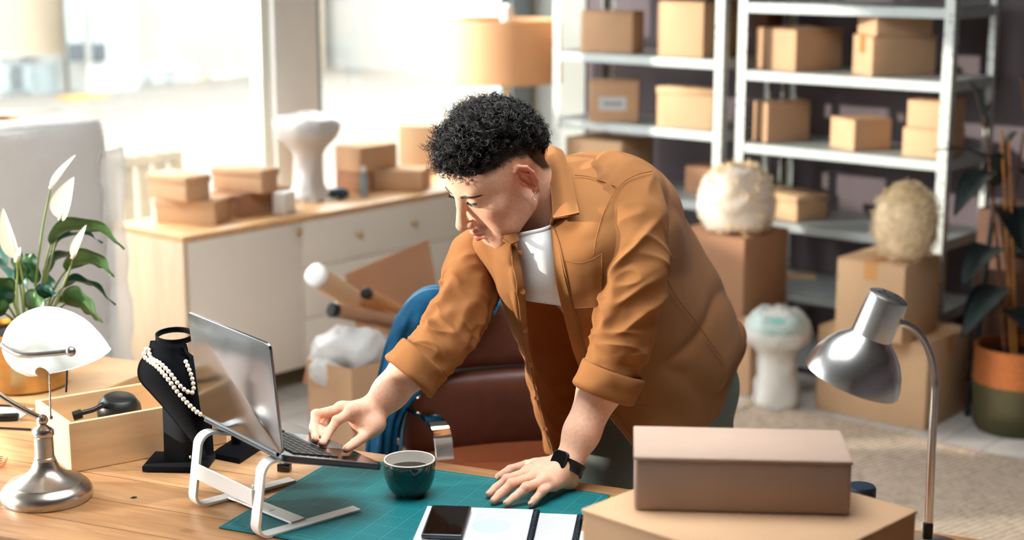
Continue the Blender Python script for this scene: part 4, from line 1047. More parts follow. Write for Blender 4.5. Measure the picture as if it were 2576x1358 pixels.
# small stand behind the laptop
q = [Z(533, 1153, DZ), Z(603, 1167, DZ), Z(657, 1131, DZ), Z(590, 1115, DZ)]
cq = sum(q) / 4; t = thing('jewellery_stand', cq, 'small black velvet stand half hidden behind the laptop', 'display stand')
mb = MB(); mb.rings([[p for p in q], [p + UP * .012 for p in q], [cq + (p - cq) * .72 + UP * .02 for p in q], [cq + (p - cq) * .3 + UP * .023 for p in q]], True, True); mb.build('base', M['velvet'], t, smooth=30)
MB().tube([cq + UP * .02, cq + UP * .1], .011, 14).build('post', M['velvet'], t)
MB().tube([cq + UP * .105 - SW * .05, cq + UP * .105 + SW * .05], .016, 16).build('bar', M['velvet'], t)
# binder clip, teal scrap, white paper, case, cable, copper loop
q = Z(716, 1185, DZ); t = thing('binder_clip', q, 'small black binder clip on the desk behind the stand foot', 'clip')
MB().box(q + UP * .009, (.026, .02, .016), rotz(-.2)).build('clip_body', M['black_gloss'], t, bevel=.002)
MB().tube([q + V3(-.008, 0, .017), q + V3(-.008, .012, .024), q + V3(.008, .012, .024), q + V3(.008, 0, .017)], .001, 6).build('wire_handle', M['chrome'], t)
q = Z(337, 1252, DZ); tag(MB().prism([q + V3(-.006, -.004, .0004), q + V3(.003, -.005, .0004), q + V3(.006, .002, .0004), q + V3(-.002, .006, .0004)], (0, 0, .0012)).build('paper_scrap', M['ceramic_green'], None, smooth=0), 'tiny teal scrap lying on the bare desk planks', 'scrap')
q = Z(2, 1040, DZ); tag(MB().box(q + UP * .0008, (.12, .09, .0012), rotz(-.15)).build('paper_sheet', M['paper'], None, smooth=0), 'white sheet of paper on the desk below the brass pot', 'paper')
q = Z(12, 1058, DZ); tag(MB().box(q + V3(-.03, 0, .007), (.12, .026, .013), rotz(.12)).build('pen_case', M['black'], None, bevel=.003), 'slim black case lying by the paper sheet on the desk', 'case')
P = [Z(-30, 1018, DZ + .003), Z(20, 1020, DZ + .003), Z(62, 1024, DZ + .003)]
tag(MB().tube(catmull(P, 12), .0025, 8).build('cable', M['string_black'], None, smooth=180), 'thin black cable along the desk edge before the brass pot', 'cable')
P = [Z(-30, 1075, DZ + .003), Z(20, 1077, DZ + .003), Z(78, 1080, DZ + .003)]
tag(MB().tube(catmull(P, 12), .0025, 8).build('cable', M['string_black'], None, smooth=180), 'thin black cable running to the wooden box below the slim case', 'cable')
q = Z(-6, 1172, DZ); a = np.linspace(0, 2 * pi, 32)
mb = MB()
for k in range(3): mb.tube([q + V3((.016 + .002 * k) * cos(b), (.022 - .002 * k) * sin(b), .004 + .005 * k + .002 * sin(2 * b)) for b in a[:-1]], .0013, 6, loop=True)
tag(mb.build('wire_coil', M['copper'], None, smooth=180), 'loose coil of coppery wire beside the banker lamp base', 'wire')

# ---------------------------------------------------------------- boxes on the desk
zt = .95; Nn, Ll, Rr = Z(1976, 1447, zt), Z(1567, 1240, zt), Z(2310, 1283, zt)
er = unit((Rr - Nn) * V3(1, 1, 0)); el_ = np.array([-er[1], er[0], 0])
carton('cardboard_box', 'large flat carton on the desk corner carrying the grey topped box', Nn * V3(1, 1, 0) + UP * (DZ + .0005), math.atan2(er[1], er[0]), float((Rr - Nn) @ er), float((Ll - Nn) @ el_), zt - DZ, group='cardboard boxes on the desk', m='kraft', style='plain')
fl_, fr_ = Z(1592, 1285, zt + .001), Z(2141, 1299, zt + .001); d = unit(fr_ - fl_)
hu = AY(1592, 1150, fl_[1])[2] - zt
zb = zt + hu; bk = Z(1600, 1072, zb); dn_ = np.array([-d[1], d[0], 0]); dep = float((bk - fl_) @ dn_)
ub = carton('cardboard_box', 'greyish mailer box with a pale lid lying on the large carton', fl_, math.atan2(d[1], d[0]), float(np.linalg.norm(fr_ - fl_)), dep, hu, group='cardboard boxes on the desk', m='kraft_grey', style='plain', bevel=.006)
q = Z(2560, 1343, .81); ang_ = DK - radians(8)
carton('cardboard_box', 'small carton at the desk end, behind the foot of the gooseneck lamp', q + V3(-.075, -.12, -.0595), ang_, .075, .09, .058, group='cardboard boxes on the desk', m='kraft', style='plain')
# ---------------------------------------------------------------- gooseneck lamp
yl = 2.69; q0 = Z(2336, 1400, DZ); yl = q0[1]
t = thing('desk_lamp', q0, 'brushed steel gooseneck desk lamp behind the cardboard boxes', 'lamp')
MB().lathe([(0, 0), (.075, 0), (.077, .006), (.07, .016), (.02, .024), (.009, .03), (0, .03)], q0, 40, cap=False).build('base', M['steel'], t)
P = [q0 + UP * .02, AY(2337, 1300, yl), AY(2345, 1100, yl), AY(2351, 985, yl), AY(2347, 920, yl), AY(2330, 868, yl), AY(2305, 832, yl), AY(2278, 815, yl), AY(2262, 812, yl)]
MB().tube(catmull(P, 60), [.0072] * 25 + [.0062] * 35, 14).build('gooseneck', M['steel'], t, smooth=180)
MB().box(AY(2334, 1335, yl - .004), (.016, .012, .03)).build('switch', M['black'], t, bevel=.002)
ax = unit(V3(-.33, .10, -.93)); s0 = AY(2238, 741, yl); Rl = frame_z(ax)
MB().lathe([(0, .0005), (.027, 0), (.0345, .004), (.0355, .010), (.0355, .078)], s0, 40, R=Rl, cap=False).build('socket_cap', M['steel'], t)
hd = MB().lathe([(.0345, .076), (.040, .084), (.052, .094), (.066, .110), (.077, .130), (.0835, .152), (.085, .164), (.0838, .164), (.082, .152), (.0755, .130), (.064, .111), (.05, .095), (.036, .086)], s0, 56, R=Rl, cap=False).build('lamp_shade', M['steel'], t)
mb = MB()
for k in range(5):
    b = k * 2 * pi / 5; mb.lathe([(.0032, -.001), (.0032, .0006), (0, .0007)], s0 + Rl @ V3(.018 * cos(b), .018 * sin(b), .0002), 10, R=frame_z(-ax))
mb.build('vent_hole', M['black'], t)
MB().ball(s0 + ax * .125, .026, 20, 14).build('bulb', M['ceramic_white'], t, smooth=180)
q = Z(2165, 1222, .75 + .0); q = AY(2165, 1226, 2.62)
q = DS(-.52, 2.74, DZ + .001)
q = AY(2166, 1228, 2.72); q[2] = DZ
tag(MB().lathe([(0, 0), (.026, 0), (.027, .004), (.027, AY(2166, 1221, 2.72)[2] - DZ - .004), (.024, AY(2166, 1221, 2.72)[2] - DZ), (0, AY(2166, 1221, 2.72)[2] - DZ)], q, 28).build('jar', mat('navy_blue_lid', (24, 44, 62), .4), None), 'dark blue jar with only its lid showing behind the greyish box', 'jar')

# ---------------------------------------------------------------- side table, brass pot, peace lily
pc_ = Z(28, 1000, DZ) + V3(0, .112, 0)
su = pc_ @ E1
t = thing('side_table', DS(su, W1 + .2, 0), 'small side table behind the desk carrying the brass pot', 'table')
dbox(MB(), su - .26, su + .2, W1 + .004, W1 + .42, DZ - .03, DZ).build('table_top', M['oak_top'], t, bevel=.003)
for du in (-.22, .16):
    for dv in (.04, .38): dbox(MB(), su + du - .018, su + du + .018, W1 + dv - .018, W1 + dv + .018, 0, DZ - .0305).build('leg', M['oak'], t, smooth=0)
pl = thing('potted_peace_lily', pc_, 'peace lily with cream flowers in a shiny brass pot', 'plant')
ph = AY(28, 822, pc_[1])[2] - DZ
MB().lathe([(0, 0), (.1, 0), (.106, .006), (.108, ph - .01), (.11, ph), (.105, ph), (.103, ph - .02), (0, ph - .02)], pc_ + UP * .0008, 48, cap=False).build('pot', M['brass'], pl)
MB().lathe([(.102, ph - .018), (.05, ph - .01), (0, ph - .008)], pc_, 32, cap=False).build('soil', M['soil'], pl)
yp = pc_[1]
def L2(pts, w, y0=0.0, y1=-.05, side=None, m='leaf', sh=.62, tw=0., wv=.004, stem=True):
    P = [AY(x, y_, yp + y0 + (y1 - y0) * k / (len(pts) - 1)) for k, (x, y_) in enumerate(pts)]
    C = catmull(P, 40); k0 = 14
    MB().tube(C[:k0 + 1], np.linspace(.0034, .0022, k0 + 1), 7).build('leaf_stalk', M['stem_green'], pl, smooth=180)
    B = C[k0:]; n = len(B); T = np.gradient(B, axis=0); T /= np.linalg.norm(T, axis=1, keepdims=True); G = []
    sd = unit(side) if side is not None else V3(.25, -.9, .35)
    for i in range(n):
        u = i / (n - 1); ww = w * (max(0, sin(pi * u ** sh)) ** .85) + .0005; s = unit(sd - T[i] * (sd @ T[i])); nn = np.cross(s, T[i])
        nn = nn if nn[2] > 0 else -nn
        ca = cos(tw); sa = sin(tw); s, nn = s * ca + nn * sa, nn * ca - s * sa
        G.append([B[i] + s * ww * v + nn * (.32 * ww * abs(v) ** 1.4 + wv * sin(u * 17 + v * 3) * abs(v)) for v in np.linspace(-1, 1, 9)])
    MB().sheet(np.array(G), .0009).build('leaf', M[m], pl, smooth=180)
def spathe(stem, base, tip, w, y0, y1, side):
    P = [AY(x, y_, yp + y0) for x, y_ in stem] + [AY(*base, yp + y1)]
    MB().tube(catmull(P, 24), np.linspace(.0032, .0022, 24), 8).build('flower_stalk', M['stem_green'], pl, smooth=180)
    G = leaf(AY(*base, yp + y1), AY(*tip, yp + y1 - .01), w, sag=.0, fold=.55, n=22, m=9, side=side, shape=.62)
    MB().sheet(G, .0012).build('spathe', M['petal'], pl, smooth=180)
    b_ = AY(*base, yp + y1) + V3(0, -.008, 0); e_ = AY(base[0] * .55 + tip[0] * .45, base[1] * .55 + tip[1] * .45, yp + y1 - .016)
    MB().tube([b_, e_], [.0042, .003], 8).build('spadix', M['petal'], pl, smooth=180)
L2([(95, 800), (110, 690), (135, 600), (200, 572), (262, 585), (312, 628)], .032, side=(.2, -.75, .6))
L2([(100, 800), (118, 680), (150, 605), (215, 590), (258, 612)], .022, y1=.03, m='leaf_teal', side=(.1, -.9, .3))
L2([(112, 800), (135, 730), (175, 672), (225, 655), (262, 672), (286, 698)], .032, y1=-.08, side=(.2, -.7, .7))
L2([(100, 800), (110, 720), (140, 655), (195, 643), (258, 660)], .026, y1=.04, m='leaf_teal', side=(.0, -.9, .4))
L2([(115, 805), (140, 745), (185, 707), (240, 722), (290, 768)], .020, y1=-.02, m='leaf_teal', side=(.1, -.8, .6))
L2([(118, 805), (150, 775), (185, 757), (220, 778), (256, 812)], .036, y1=-.1, side=(.25, -.6, .8))
L2([(112, 808), (135, 770), (170, 752), (205, 762), (222, 782)], .02, y1=.0, m='leaf', side=(.25, -.6, .8))
L2([(100, 800), (98, 760), (104, 738), (122, 732), (143, 742)], .02, y1=-.09, m='leaf_teal', side=(.2, -.6, .8))
L2([(70, 810), (60, 775), (75, 765), (100, 780), (120, 795)], .035, y1=-.12, m='leaf', side=(.3, -.5, .8))
L2([(85, 800), (92, 720), (78, 660), (66, 640)], .022, y1=.05, m='leaf', side=(1, -.3, .0))
L2([(62, 800), (50, 720), (42, 660), (30, 600)], .020, y1=-.05, m='leaf', side=(1, -.5, .0))
L2([(50, 800), (30, 720), (0, 672), (-40, 660)], .032, y1=-.05, m='leaf_teal', side=(.2, -.8, .5))
L2([(48, 800), (20, 700), (-10, 620), (-50, 600)], .03, y1=.0, m='leaf_teal', side=(.2, -.8, .5))
L2([(50, 805), (25, 745), (-5, 722), (-50, 740)], .032, y1=-.08, m='leaf', side=(.2, -.7, .7))
L2([(45, 810), (20, 770), (-5, 752), (-40, 762)], .03, y1=-.1, m='leaf_teal', side=(.2, -.7, .7))
L2([(40, 812), (15, 790), (-10, 785), (-40, 800)], .03, y1=-.12, m='leaf', side=(.2, -.7, .7))
L2([(75, 800), (68, 730), (58, 680), (20, 640)], .026, y1=.06, m='leaf_teal', side=(.6, -.8, .2))
L2([(90, 805), (115, 760), (125, 715), (110, 680)], .02, y1=.06, m='leaf', side=(1, -.5, .0))
spathe([(78, 800), (92, 690), (108, 570), (122, 500)], (128, 472), (190, 390), .013, .0, -.02, (.8, -.6, .3))
spathe([(95, 800), (112, 720), (132, 640), (148, 580)], (152, 552), (186, 445), .030, -.01, -.03, (.9, -.5, .0))
spathe([(130, 790), (165, 705), (178, 670)], (184, 648), (217, 566), .014, -.05, -.06, (.8, -.6, .0))
spathe([(62, 800), (60, 730), (50, 670)], (44, 650), (8, 524), .026, -.04, -.05, (.9, -.5, .2))
spathe([(45, 800), (42, 730), (44, 690)], (43, 656), (52, 622), .010, -.08, -.09, (.9, -.5, .2))

# ================================================================ office chair with a denim jacket
CA = radians(15); cx3 = np.array([cos(CA), sin(CA), 0]); cy3 = np.array([sin(CA), -cos(CA), 0])   # cy3 points to the desk
cc = AY(1225, 930, 4.0); cc[2] = 0
Rc = np.stack([cx3, -cy3, UP], 1)
t = thing('office_chair', cc + cy3 * .25, 'dark brown leather office chair with chrome arms behind the desk', 'chair')
def cushion(mb, c, size, R, p=4.0, n=26):
    u = np.linspace(-pi / 2, pi / 2, n); v = np.linspace(-pi, pi, 2 * n, endpoint=False)
    f = lambda a: np.sign(a) * np.abs(a) ** (2 / p)
    G = np.array([[(f(cos(a)) * f(cos(b)), f(cos(a)) * f(sin(b)), f(sin(a))) for b in v] for a in u]) * (np.asarray(size) / 2)
    G[..., 1] += (-.05) * (G[..., 0] / .25) ** 2 if R is Rc else 0
    return mb.rings(G @ R.T + c, True, False)
zs0, zs1, zs2 = AY(1225, 738, 4.0)[2], AY(1225, 926, 3.95)[2], AY(1260, 1142, 3.9)[2]
cushion(MB(), cc + UP * (zs0 + zs1) / 2 + cy3 * .02, (.50, .10, zs0 - zs1 - .004), Rc).build('headrest', M['leather'], t, smooth=180)
cushion(MB(), cc + UP * (zs1 + zs2) / 2 + cy3 * .035, (.52, .12, zs1 - zs2 - .004), Rc).build('backrest', M['leather'], t, smooth=180)
cushion(MB(), cc + UP * (zs2 - .04) + cy3 * .20, (.50, .46, .13), Rc, p=5).build('seat', M['leather_rust'], t, smooth=180)
MB().lathe([(.035, .12), (.035, .3), (.028, .3), (.028, zs2 - .11)], cc + cy3 * .25, 20).build('column', M['chrome'], t)
for k in range(5):
    b = k * 2 * pi / 5 + .62; e = cc + cy3 * .25 + V3(.29 * cos(b), .29 * sin(b), .085)
    lg = MB().bar(cc + cy3 * .25 + UP * .12, e, .035, .025).build('leg', M['chrome'], t, bevel=.004)
    MB().lathe([(.028, -.012), (.03, 0), (.028, .012)], e - UP * .055, 18, R=frame_z(V3(-sin(b), cos(b), 0))).build('caster', M['black'], lg)
def armrest(P, name='armrest'):
    C = catmull(P, 40); G = np.stack([C - cx3 * .021, C - cx3 * .007, C + cx3 * .007, C + cx3 * .021], 1)
    return MB().sheet(G, .009).build(name, M['chrome'], t, smooth=60)
armrest([AY(985, 1010, 4.0), AY(1030, 1022, 3.86), AY(1062, 1036, 3.74), AY(1092, 1056, 3.64), AY(1110, 1085, 3.60), AY(1117, 1125, 3.60), AY(1120, 1180, 3.62), AY(1118, 1230, 3.70), AY(1110, 1240, 3.80)])
armrest([AY(1440, 1000, 4.15), AY(1470, 1020, 4.0), AY(1500, 1040, 3.86), AY(1515, 1080, 3.80), AY(1515, 1180, 3.82)])

J = [[(1035, 765, 4.12), (1085, 738, 4.14), (1140, 732, 4.15), (1205, 738, 4.17), (1270, 745, 4.19)],
     [(1002, 790, 3.93), (1048, 736, 3.95), (1105, 718, 3.95), (1185, 726, 3.97), (1268, 736, 4.0)],
     [(985, 830, 3.88), (1025, 785, 3.84), (1075, 768, 3.83), (1140, 776, 3.85), (1250, 780, 3.88)],
     [(962, 890, 3.84), (1000, 870, 3.82), (1050, 865, 3.82), (1105, 870, 3.86), (1190, 870, 3.91)],
     [(945, 965, 3.82), (980, 965, 3.78), (1025, 970, 3.79), (1080, 955, 3.83), (1158, 905, 3.88)],
     [(932, 1050, 3.80), (960, 1058, 3.75), (985, 1056, 3.76), (1008, 1040, 3.79), (1036, 1005, 3.84)],
     [(918, 1140, 3.79), (948, 1150, 3.74), (972, 1150, 3.75), (990, 1145, 3.78), (1006, 1120, 3.82)],
     [(908, 1280, 3.80), (942, 1290, 3.75), (968, 1290, 3.76), (985, 1285, 3.79), (1000, 1270, 3.83)]]
G = grid_interp(np.array([[AY(*q) for q in r] for r in J]), 90, 50)
uu = np.linspace(0, 1, 50)[None, :]; rr_ = np.linspace(0, 1, 90)[:, None]
fold = .012 * np.sin(uu * 26 + 2 * np.sin(rr_ * 3)) * np.clip(rr_ * 1.6 - .2, 0, 1) + .006 * vnoise(G, 16, 4)
G = G + np.stack([.3 * fold, -fold, 0 * fold], 2)
t = thing('denim_jacket', G[10, 25], 'blue denim jacket hung over the back of the office chair', 'jacket')
MB().sheet(G, .007).build('jacket_body', M['denim'], t, smooth=180)
mb = MB()
for k in (1, 4): 
    mb.tube(G[20:88, 46 + (k > 2) * 2] + V3(0, -.006, 0), .0012, 5)
mb.tube(G[14, 2:34] + V3(0, -.005, .004), .0012, 5); mb.tube(G[17, 2:34] + V3(0, -.006, .004), .0012, 5)
mb.build('seam_stitching', M['denim_seam'], t, smooth=180)
for k in (60, 74): MB().lathe([(.008, 0), (.008, .003), (.005, .005), (0, .005)], G[k, 44] + V3(0, -.006, 0), 14, R=frame_z(V3(.2, -1, .1))).build('button', M['nickel'], t)
# ================================================================ the man
import openvdb
VOX = 0.0022
# ---- signed distance helpers (metres); every shape is a function of points (n,3)
def d_cone(a, b, ra, rb):
    a, b = np.asarray(a, float), np.asarray(b, float); ab = b - a; L2_ = ab @ ab
    lo = np.minimum(a - ra, b - rb); hi = np.maximum(a + ra, b + rb)
    def f(P):
        t = np.clip(((P - a) @ ab) / L2_, 0, 1); return np.linalg.norm(P - a - t[:, None] * ab, axis=1) - (ra + (rb - ra) * t)
    return f, lo, hi
def d_ell(c, r, R=None):
    c, r = np.asarray(c, float), np.asarray(r, float); R = np.eye(3) if R is None else np.asarray(R)
    m = np.abs(R) @ r
    def f(P):
        q = (P - c) @ R; k0 = np.linalg.norm(q / r, axis=1); k1 = np.linalg.norm(q / (r * r), axis=1) + 1e-9; return k0 * (k0 - 1) / k1
    return f, c - m, c + m
def smin(a, b, k):
    h = np.clip(0.5 + 0.5 * (b - a) / k, 0, 1); return b + (a - b) * h - k * h * (1 - h)
class Group:
    """shapes melted together with blending width k; cuts are melted out"""
    def __init__(s, k): s.k = k; s.items = []; s.lo = np.full(3, 9e9); s.hi = -s.lo
    def add(s, it, k=None, cut=False):
        s.items.append((it[0], it[1], it[2], k or s.k, cut))
        if not cut: s.lo = np.minimum(s.lo, it[1]); s.hi = np.maximum(s.hi, it[2])
        return s
    def cone(s, *a, k=None, cut=False): return s.add(d_cone(*a), k, cut)
    def ell(s, *a, k=None, cut=False): return s.add(d_ell(*a), k, cut)
    def chain(s, pts, rs, k=None):
        for i in range(len(pts) - 1): s.cone(pts[i], pts[i + 1], rs[i], rs[i + 1], k=k)
        return s
    def __call__(s, P):
        out = np.full(len(P), 0.3); near = np.all((P > s.lo - .06) & (P < s.hi + .06), axis=1)
        if not near.any(): return out
        Q = P[near]; d = None
        for f, lo, hi, k, cut in s.items:
            sel = np.all((Q > lo - .05) & (Q < hi + .05), axis=1); v = np.full(len(Q), 0.25)
            if sel.any(): v[sel] = f(Q[sel])
            if d is None: d = v
            elif cut: d = -smin(-d, v, k)
            else: d = smin(d, v, k)
        out[near] = d; return out
def sdf_mesh(fn, lo, hi, vox, B=16):
    """closed quad mesh of the zero level of fn, sampled only near its surface"""
    lo = np.asarray(lo) - .02; hi = np.asarray(hi) + .02; n = np.ceil((hi - lo) / vox / B).astype(int)
    ii = np.stack(np.meshgrid(*[np.arange(k) for k in n], indexing='ij'), -1).reshape(-1, 3)
    cen = lo + (ii * B + B / 2) * vox; dc = fn(cen); rad = B * vox * .87 + 2 * vox
    grid = openvdb.FloatGrid(); grid.background = 1.0
    g1 = np.stack(np.meshgrid(*[np.arange(B)] * 3, indexing='ij'), -1).reshape(-1, 3)
    near = np.where(np.abs(dc) < rad * 1.25)[0]
    for i in np.where(dc <= -rad * 1.25)[0]: grid.copyFromArray(np.full((B, B, B), -1.0, np.float32), ijk=tuple(int(q) for q in ii[i] * B))
    for s in range(0, len(near), 60):
        ch = near[s:s + 60]; P = lo + ((ii[ch] * B)[:, None, :] + g1[None]) * vox; d = fn(P.reshape(-1, 3)).reshape(len(ch), B, B, B)
        for k, i in enumerate(ch): grid.copyFromArray(np.ascontiguousarray(d[k], dtype=np.float32), ijk=tuple(int(q) for q in ii[i] * B))
    V, Q = grid.convertToQuads(0.0)
    return V * vox + lo, [tuple(int(x) for x in q[::-1]) for q in Q]

# ---- where things are
HS = 1.04
def head_axes(yaw, pitch, roll):
    F = np.array([-sin(yaw) * cos(pitch), -cos(yaw) * cos(pitch), -sin(pitch)]); Lf = unit(np.cross(UP, F)); U = np.cross(F, Lf)
    return np.stack([Lf * cos(roll) + U * sin(roll), F, U * cos(roll) - Lf * sin(roll)], 1)
HM = head_axes(radians(60), radians(33), radians(-6))
HO = AY(1320, 452, 3.126) - HM @ (V3(.077, -.01, 0) * HS)
def H(x, y, z): return HO + HM @ (V3(x, y, z) * HS)
def to_head(P): return ((P - HO) @ HM) / HS
# left hand flat on the mat
lw = Z(1430, 1166, .803)
def z3(q): return Z(q[0], q[1], q[2])
LH = {'index': [(1328, 1189, .788), (1276, 1206, .785), (1247, 1228, .770), (1230, 1243, .7625)],
      'middle': [(1350, 1198, .792), (1288, 1217, .788), (1258, 1243, .771), (1242, 1259, .7625)],
      'ring': [(1369, 1210, .790), (1324, 1226, .786), (1293, 1252, .770), (1274, 1266, .7625)],
      'pinky': [(1390, 1217, .782), (1363, 1237, .779), (1345, 1257, .768), (1336, 1268, .7620)],
      'thumb': [(1372, 1170, .788), (1326, 1170, .776), (1284, 1181, .767), (1255, 1198, .7625)]}
LH = {k: [z3(q) for q in v] for k, v in LH.items()}
# right hand on the trackpad
def ZL(x, y, h):
    r = ray(x, y); return CAMP + r * (((bc_ + BN * (.0066 + h)) - CAMP) @ BN / (r @ BN))
rw = AY(940, 1032, 3.10)
RH = {'index': [AY(888, 1034, 3.045), AY(848, 1058, 3.02), AY(825, 1089, 3.0), ZL(811, 1115, .0100)],
      'middle': [AY(862, 1028, 3.075), AY(796, 1043, 3.05), AY(789, 1074, 3.03), ZL(793, 1105, .0102)],
      'ring': [AY(858, 1026, 3.10), AY(810, 1044, 3.09), AY(803, 1072, 3.07), ZL(808, 1097, .0102)],
      'pinky': [AY(862, 1030, 3.125), AY(826, 1048, 3.12), AY(816, 1072, 3.11), ZL(822, 1091, .0100)],
      'thumb': [AY(934, 1074, 3.06), AY(912, 1100, 3.03), ZL(893, 1114, .0175), ZL(871, 1129, .0105)]}
ls, le = AY(1580, 500, 3.26), AY(1560, 860, 3.10)
rs_, re_ = AY(1215, 640, 3.36), AY(1105, 850, 3.14)
neck0, chest, waist, pelv = AY(1372, 548, 3.29), AY(1440, 640, 3.42), AY(1600, 830, 3.60), AY(1690, 960, 3.68)
def D_(a, b): return float(np.linalg.norm(a - b))

# ---- head
hd_ = Group(.02)
def hell(c, r, R=None, **k):
    Rm = HM if R is None else HM @ R; hd_.ell(H(*c), V3(*r) * HS, Rm, **k)
def hcone(a, b, ra, rb, **k): hd_.cone(H(*a), H(*b), ra * HS, rb * HS, **k)
hell((0, -.018, .038), (.074, .096, .088))
hell((0, .036, -.012), (.060, .058, .088), k=.03)
hell((0, .05, .04), (.062, .045, .05), k=.03)
for s in (-1, 1):
    hcone((s * .056, .0, -.058), (s * .026, .066, -.104), .020, .014, k=.03)
    hell((s * .042, .058, -.022), (.026, .026, .024), k=.02)
    hell((s * .036, .062, -.068), (.022, .022, .03), k=.025)
hcone((-.014, .073, -.106), (.014, .073, -.106), .0165, .0165, k=.02)
hell((0, .082, -.074), (.03, .018, .022), k=.016)
hcone((-.038, .082, .026), (.038, .082, .026), .0105, .0105, k=.014)
for s in (-1, 1):
    hd_.ell(H(s * .033, .104, .011), V3(.021, .016, .011) * HS, HM, k=.012, cut=True)
hcone((0, .088, .022), (0, .098, .004), .0085, .0085, k=.012)
hcone((0, .098, .004), (0, .119, -.033), .0082, .0112, k=.008)
hell((0, .117, -.036), (.0125, .012, .0105), k=.006)
for s in (-1, 1):
    hell((s * .0135, .106, -.039), (.0085, .011, .0085), k=.006)
    hd_.ell(H(s * .0075, .113, -.0475), V3(.0042, .0065, .0035) * HS, HM, k=.003, cut=True)
    # lids
    hell((s * .033, .0815, .0110), (.0165, .0135, .0120), k=.004)
    hd_.add(d_cone(H(s * .0225, .0962, .0066), H(s * .0445, .0900, .0072), .0036 * HS, .0034 * HS), .0012, True)
hcone((-.020, .096, -.0665), (-.004, .1045, -.0640), .0036, .0052, k=.005)
hcone((.020, .096, -.0665), (.004, .1045, -.0640), .0036, .0052, k=.005)
hcone((-.004, .1045, -.0640), (.004, .1045, -.0640), .0052, .0052, k=.005)
hcone((-.018, .094, -.0765), (0, .1015, -.0785), .0045, .0075, k=.004)
hcone((.018, .094, -.0765), (0, .1015, -.0785), .0045, .0075, k=.004)
hd_.add(d_cone(H(-.022, .0985, -.0712), H(0, .1085, -.0708), .0011 * HS, .0016 * HS), .0025, True)
hd_.add(d_cone(H(.022, .0985, -.0712), H(0, .1085, -.0708), .0011 * HS, .0016 * HS), .0025, True)
hd_.ell(H(0, .098, -.090), V3(.018, .006, .005) * HS, HM, k=.006, cut=True)
# ears
for s in (-1, 1):
    Re = rotz(s * radians(18)) @ np.array([[1, 0, 0], [0, cos(-.28), -sin(-.28)], [0, sin(-.28), cos(-.28)]])
    e0 = V3(s * .079, -.014, .002)
    ee = lambda x, y, z: tuple(e0 + Re @ V3(s * x, y, z))
    hd_.ell(H(*ee(0, 0, 0)), V3(.0055, .0150, .033) * HS, HM @ Re, k=.005)
    hd_.ell(H(*ee(.0065, .003, -.003)), V3(.0095, .0080, .0190) * HS, HM @ Re, k=.004, cut=True)
    rim = [(q0 * 1.0, q1 * .92, q2 * 1.13) for q0, q1, q2 in [(.002, .014, -.004), (.004, .0155, .010), (.005, .008, .026), (.006, -.006, .029), (.007, -.0165, .018), (.007, -.0175, .002), (.005, -.012, -.014), (.003, -.002, -.026), (.001, .007, -.029)]]
    for i in range(len(rim) - 1): hcone(ee(*rim[i]), ee(*rim[i + 1]), .0038, .0038, k=.0025)
    hell(ee(.002, .004, -.033), (.0045, .0075, .008), k=.005)
    hcone(ee(.0045, -.005, -.016), ee(.006, -.0085, .004), .0028, .0028, k=.003); hcone(ee(.006, -.0085, .004), ee(.0055, -.001, .018), .0028, .0024, k=.003)
    hcone(ee(.002, .013, -.003), ee(.0035, .011, -.009), .0045, .0035, k=.004)
# ---- neck, trunk, limbs
bd_ = Group(.05)
bd_.cone(H(0, -.03, -.045), neck0, .056, .062, k=.03)
bd_.cone(H(0, -.045, -.02), neck0, .05, .06, k=.03)
bd_.cone(chest, waist, .095, .095).cone(waist, pelv, .10, .11)
bd_.cone(neck0, ls, .055, .05).cone(neck0, rs_, .055, .048)
bd_.cone(ls, le, .045, .040).cone(rs_, re_, .045, .040)
hipA, kneeA, ankA = AY(1610, 955, 3.66), AY(1480, 1300, 3.36), V3(0, 0, 0)
ankA = V3(kneeA[0] + .10, kneeA[1] + .06, .09); hipB, kneeB = AY(1745, 975, 3.62), AY(1765, 1330, 3.66); ankB = V3(kneeB[0] + .03, kneeB[1] + .12, .09)
bd_.cone(pelv, hipA, .1, .085).cone(pelv, hipB, .1, .085)
bd_.cone(hipA, kneeA, .075, .05).cone(kneeA, ankA, .05, .035).cone(hipB, kneeB, .075, .05).cone(kneeB, ankB, .05, .035)
for a_ in (ankA, ankB): bd_.cone(a_, a_ + V3(-.06, -.12, -.05), .035, .03, k=.03)
fa = Group(.02)
def forearm(e, w, hand, rmid=.043):
    m = e * .62 + w * .38; fa.cone(e, m, .041, rmid, k=.02).cone(m, e * .25 + w * .75, rmid, .034, k=.02).cone(e * .25 + w * .75, w, .034, .0275, k=.02)
forearm(le, lw, LH); forearm(re_, rw, RH)
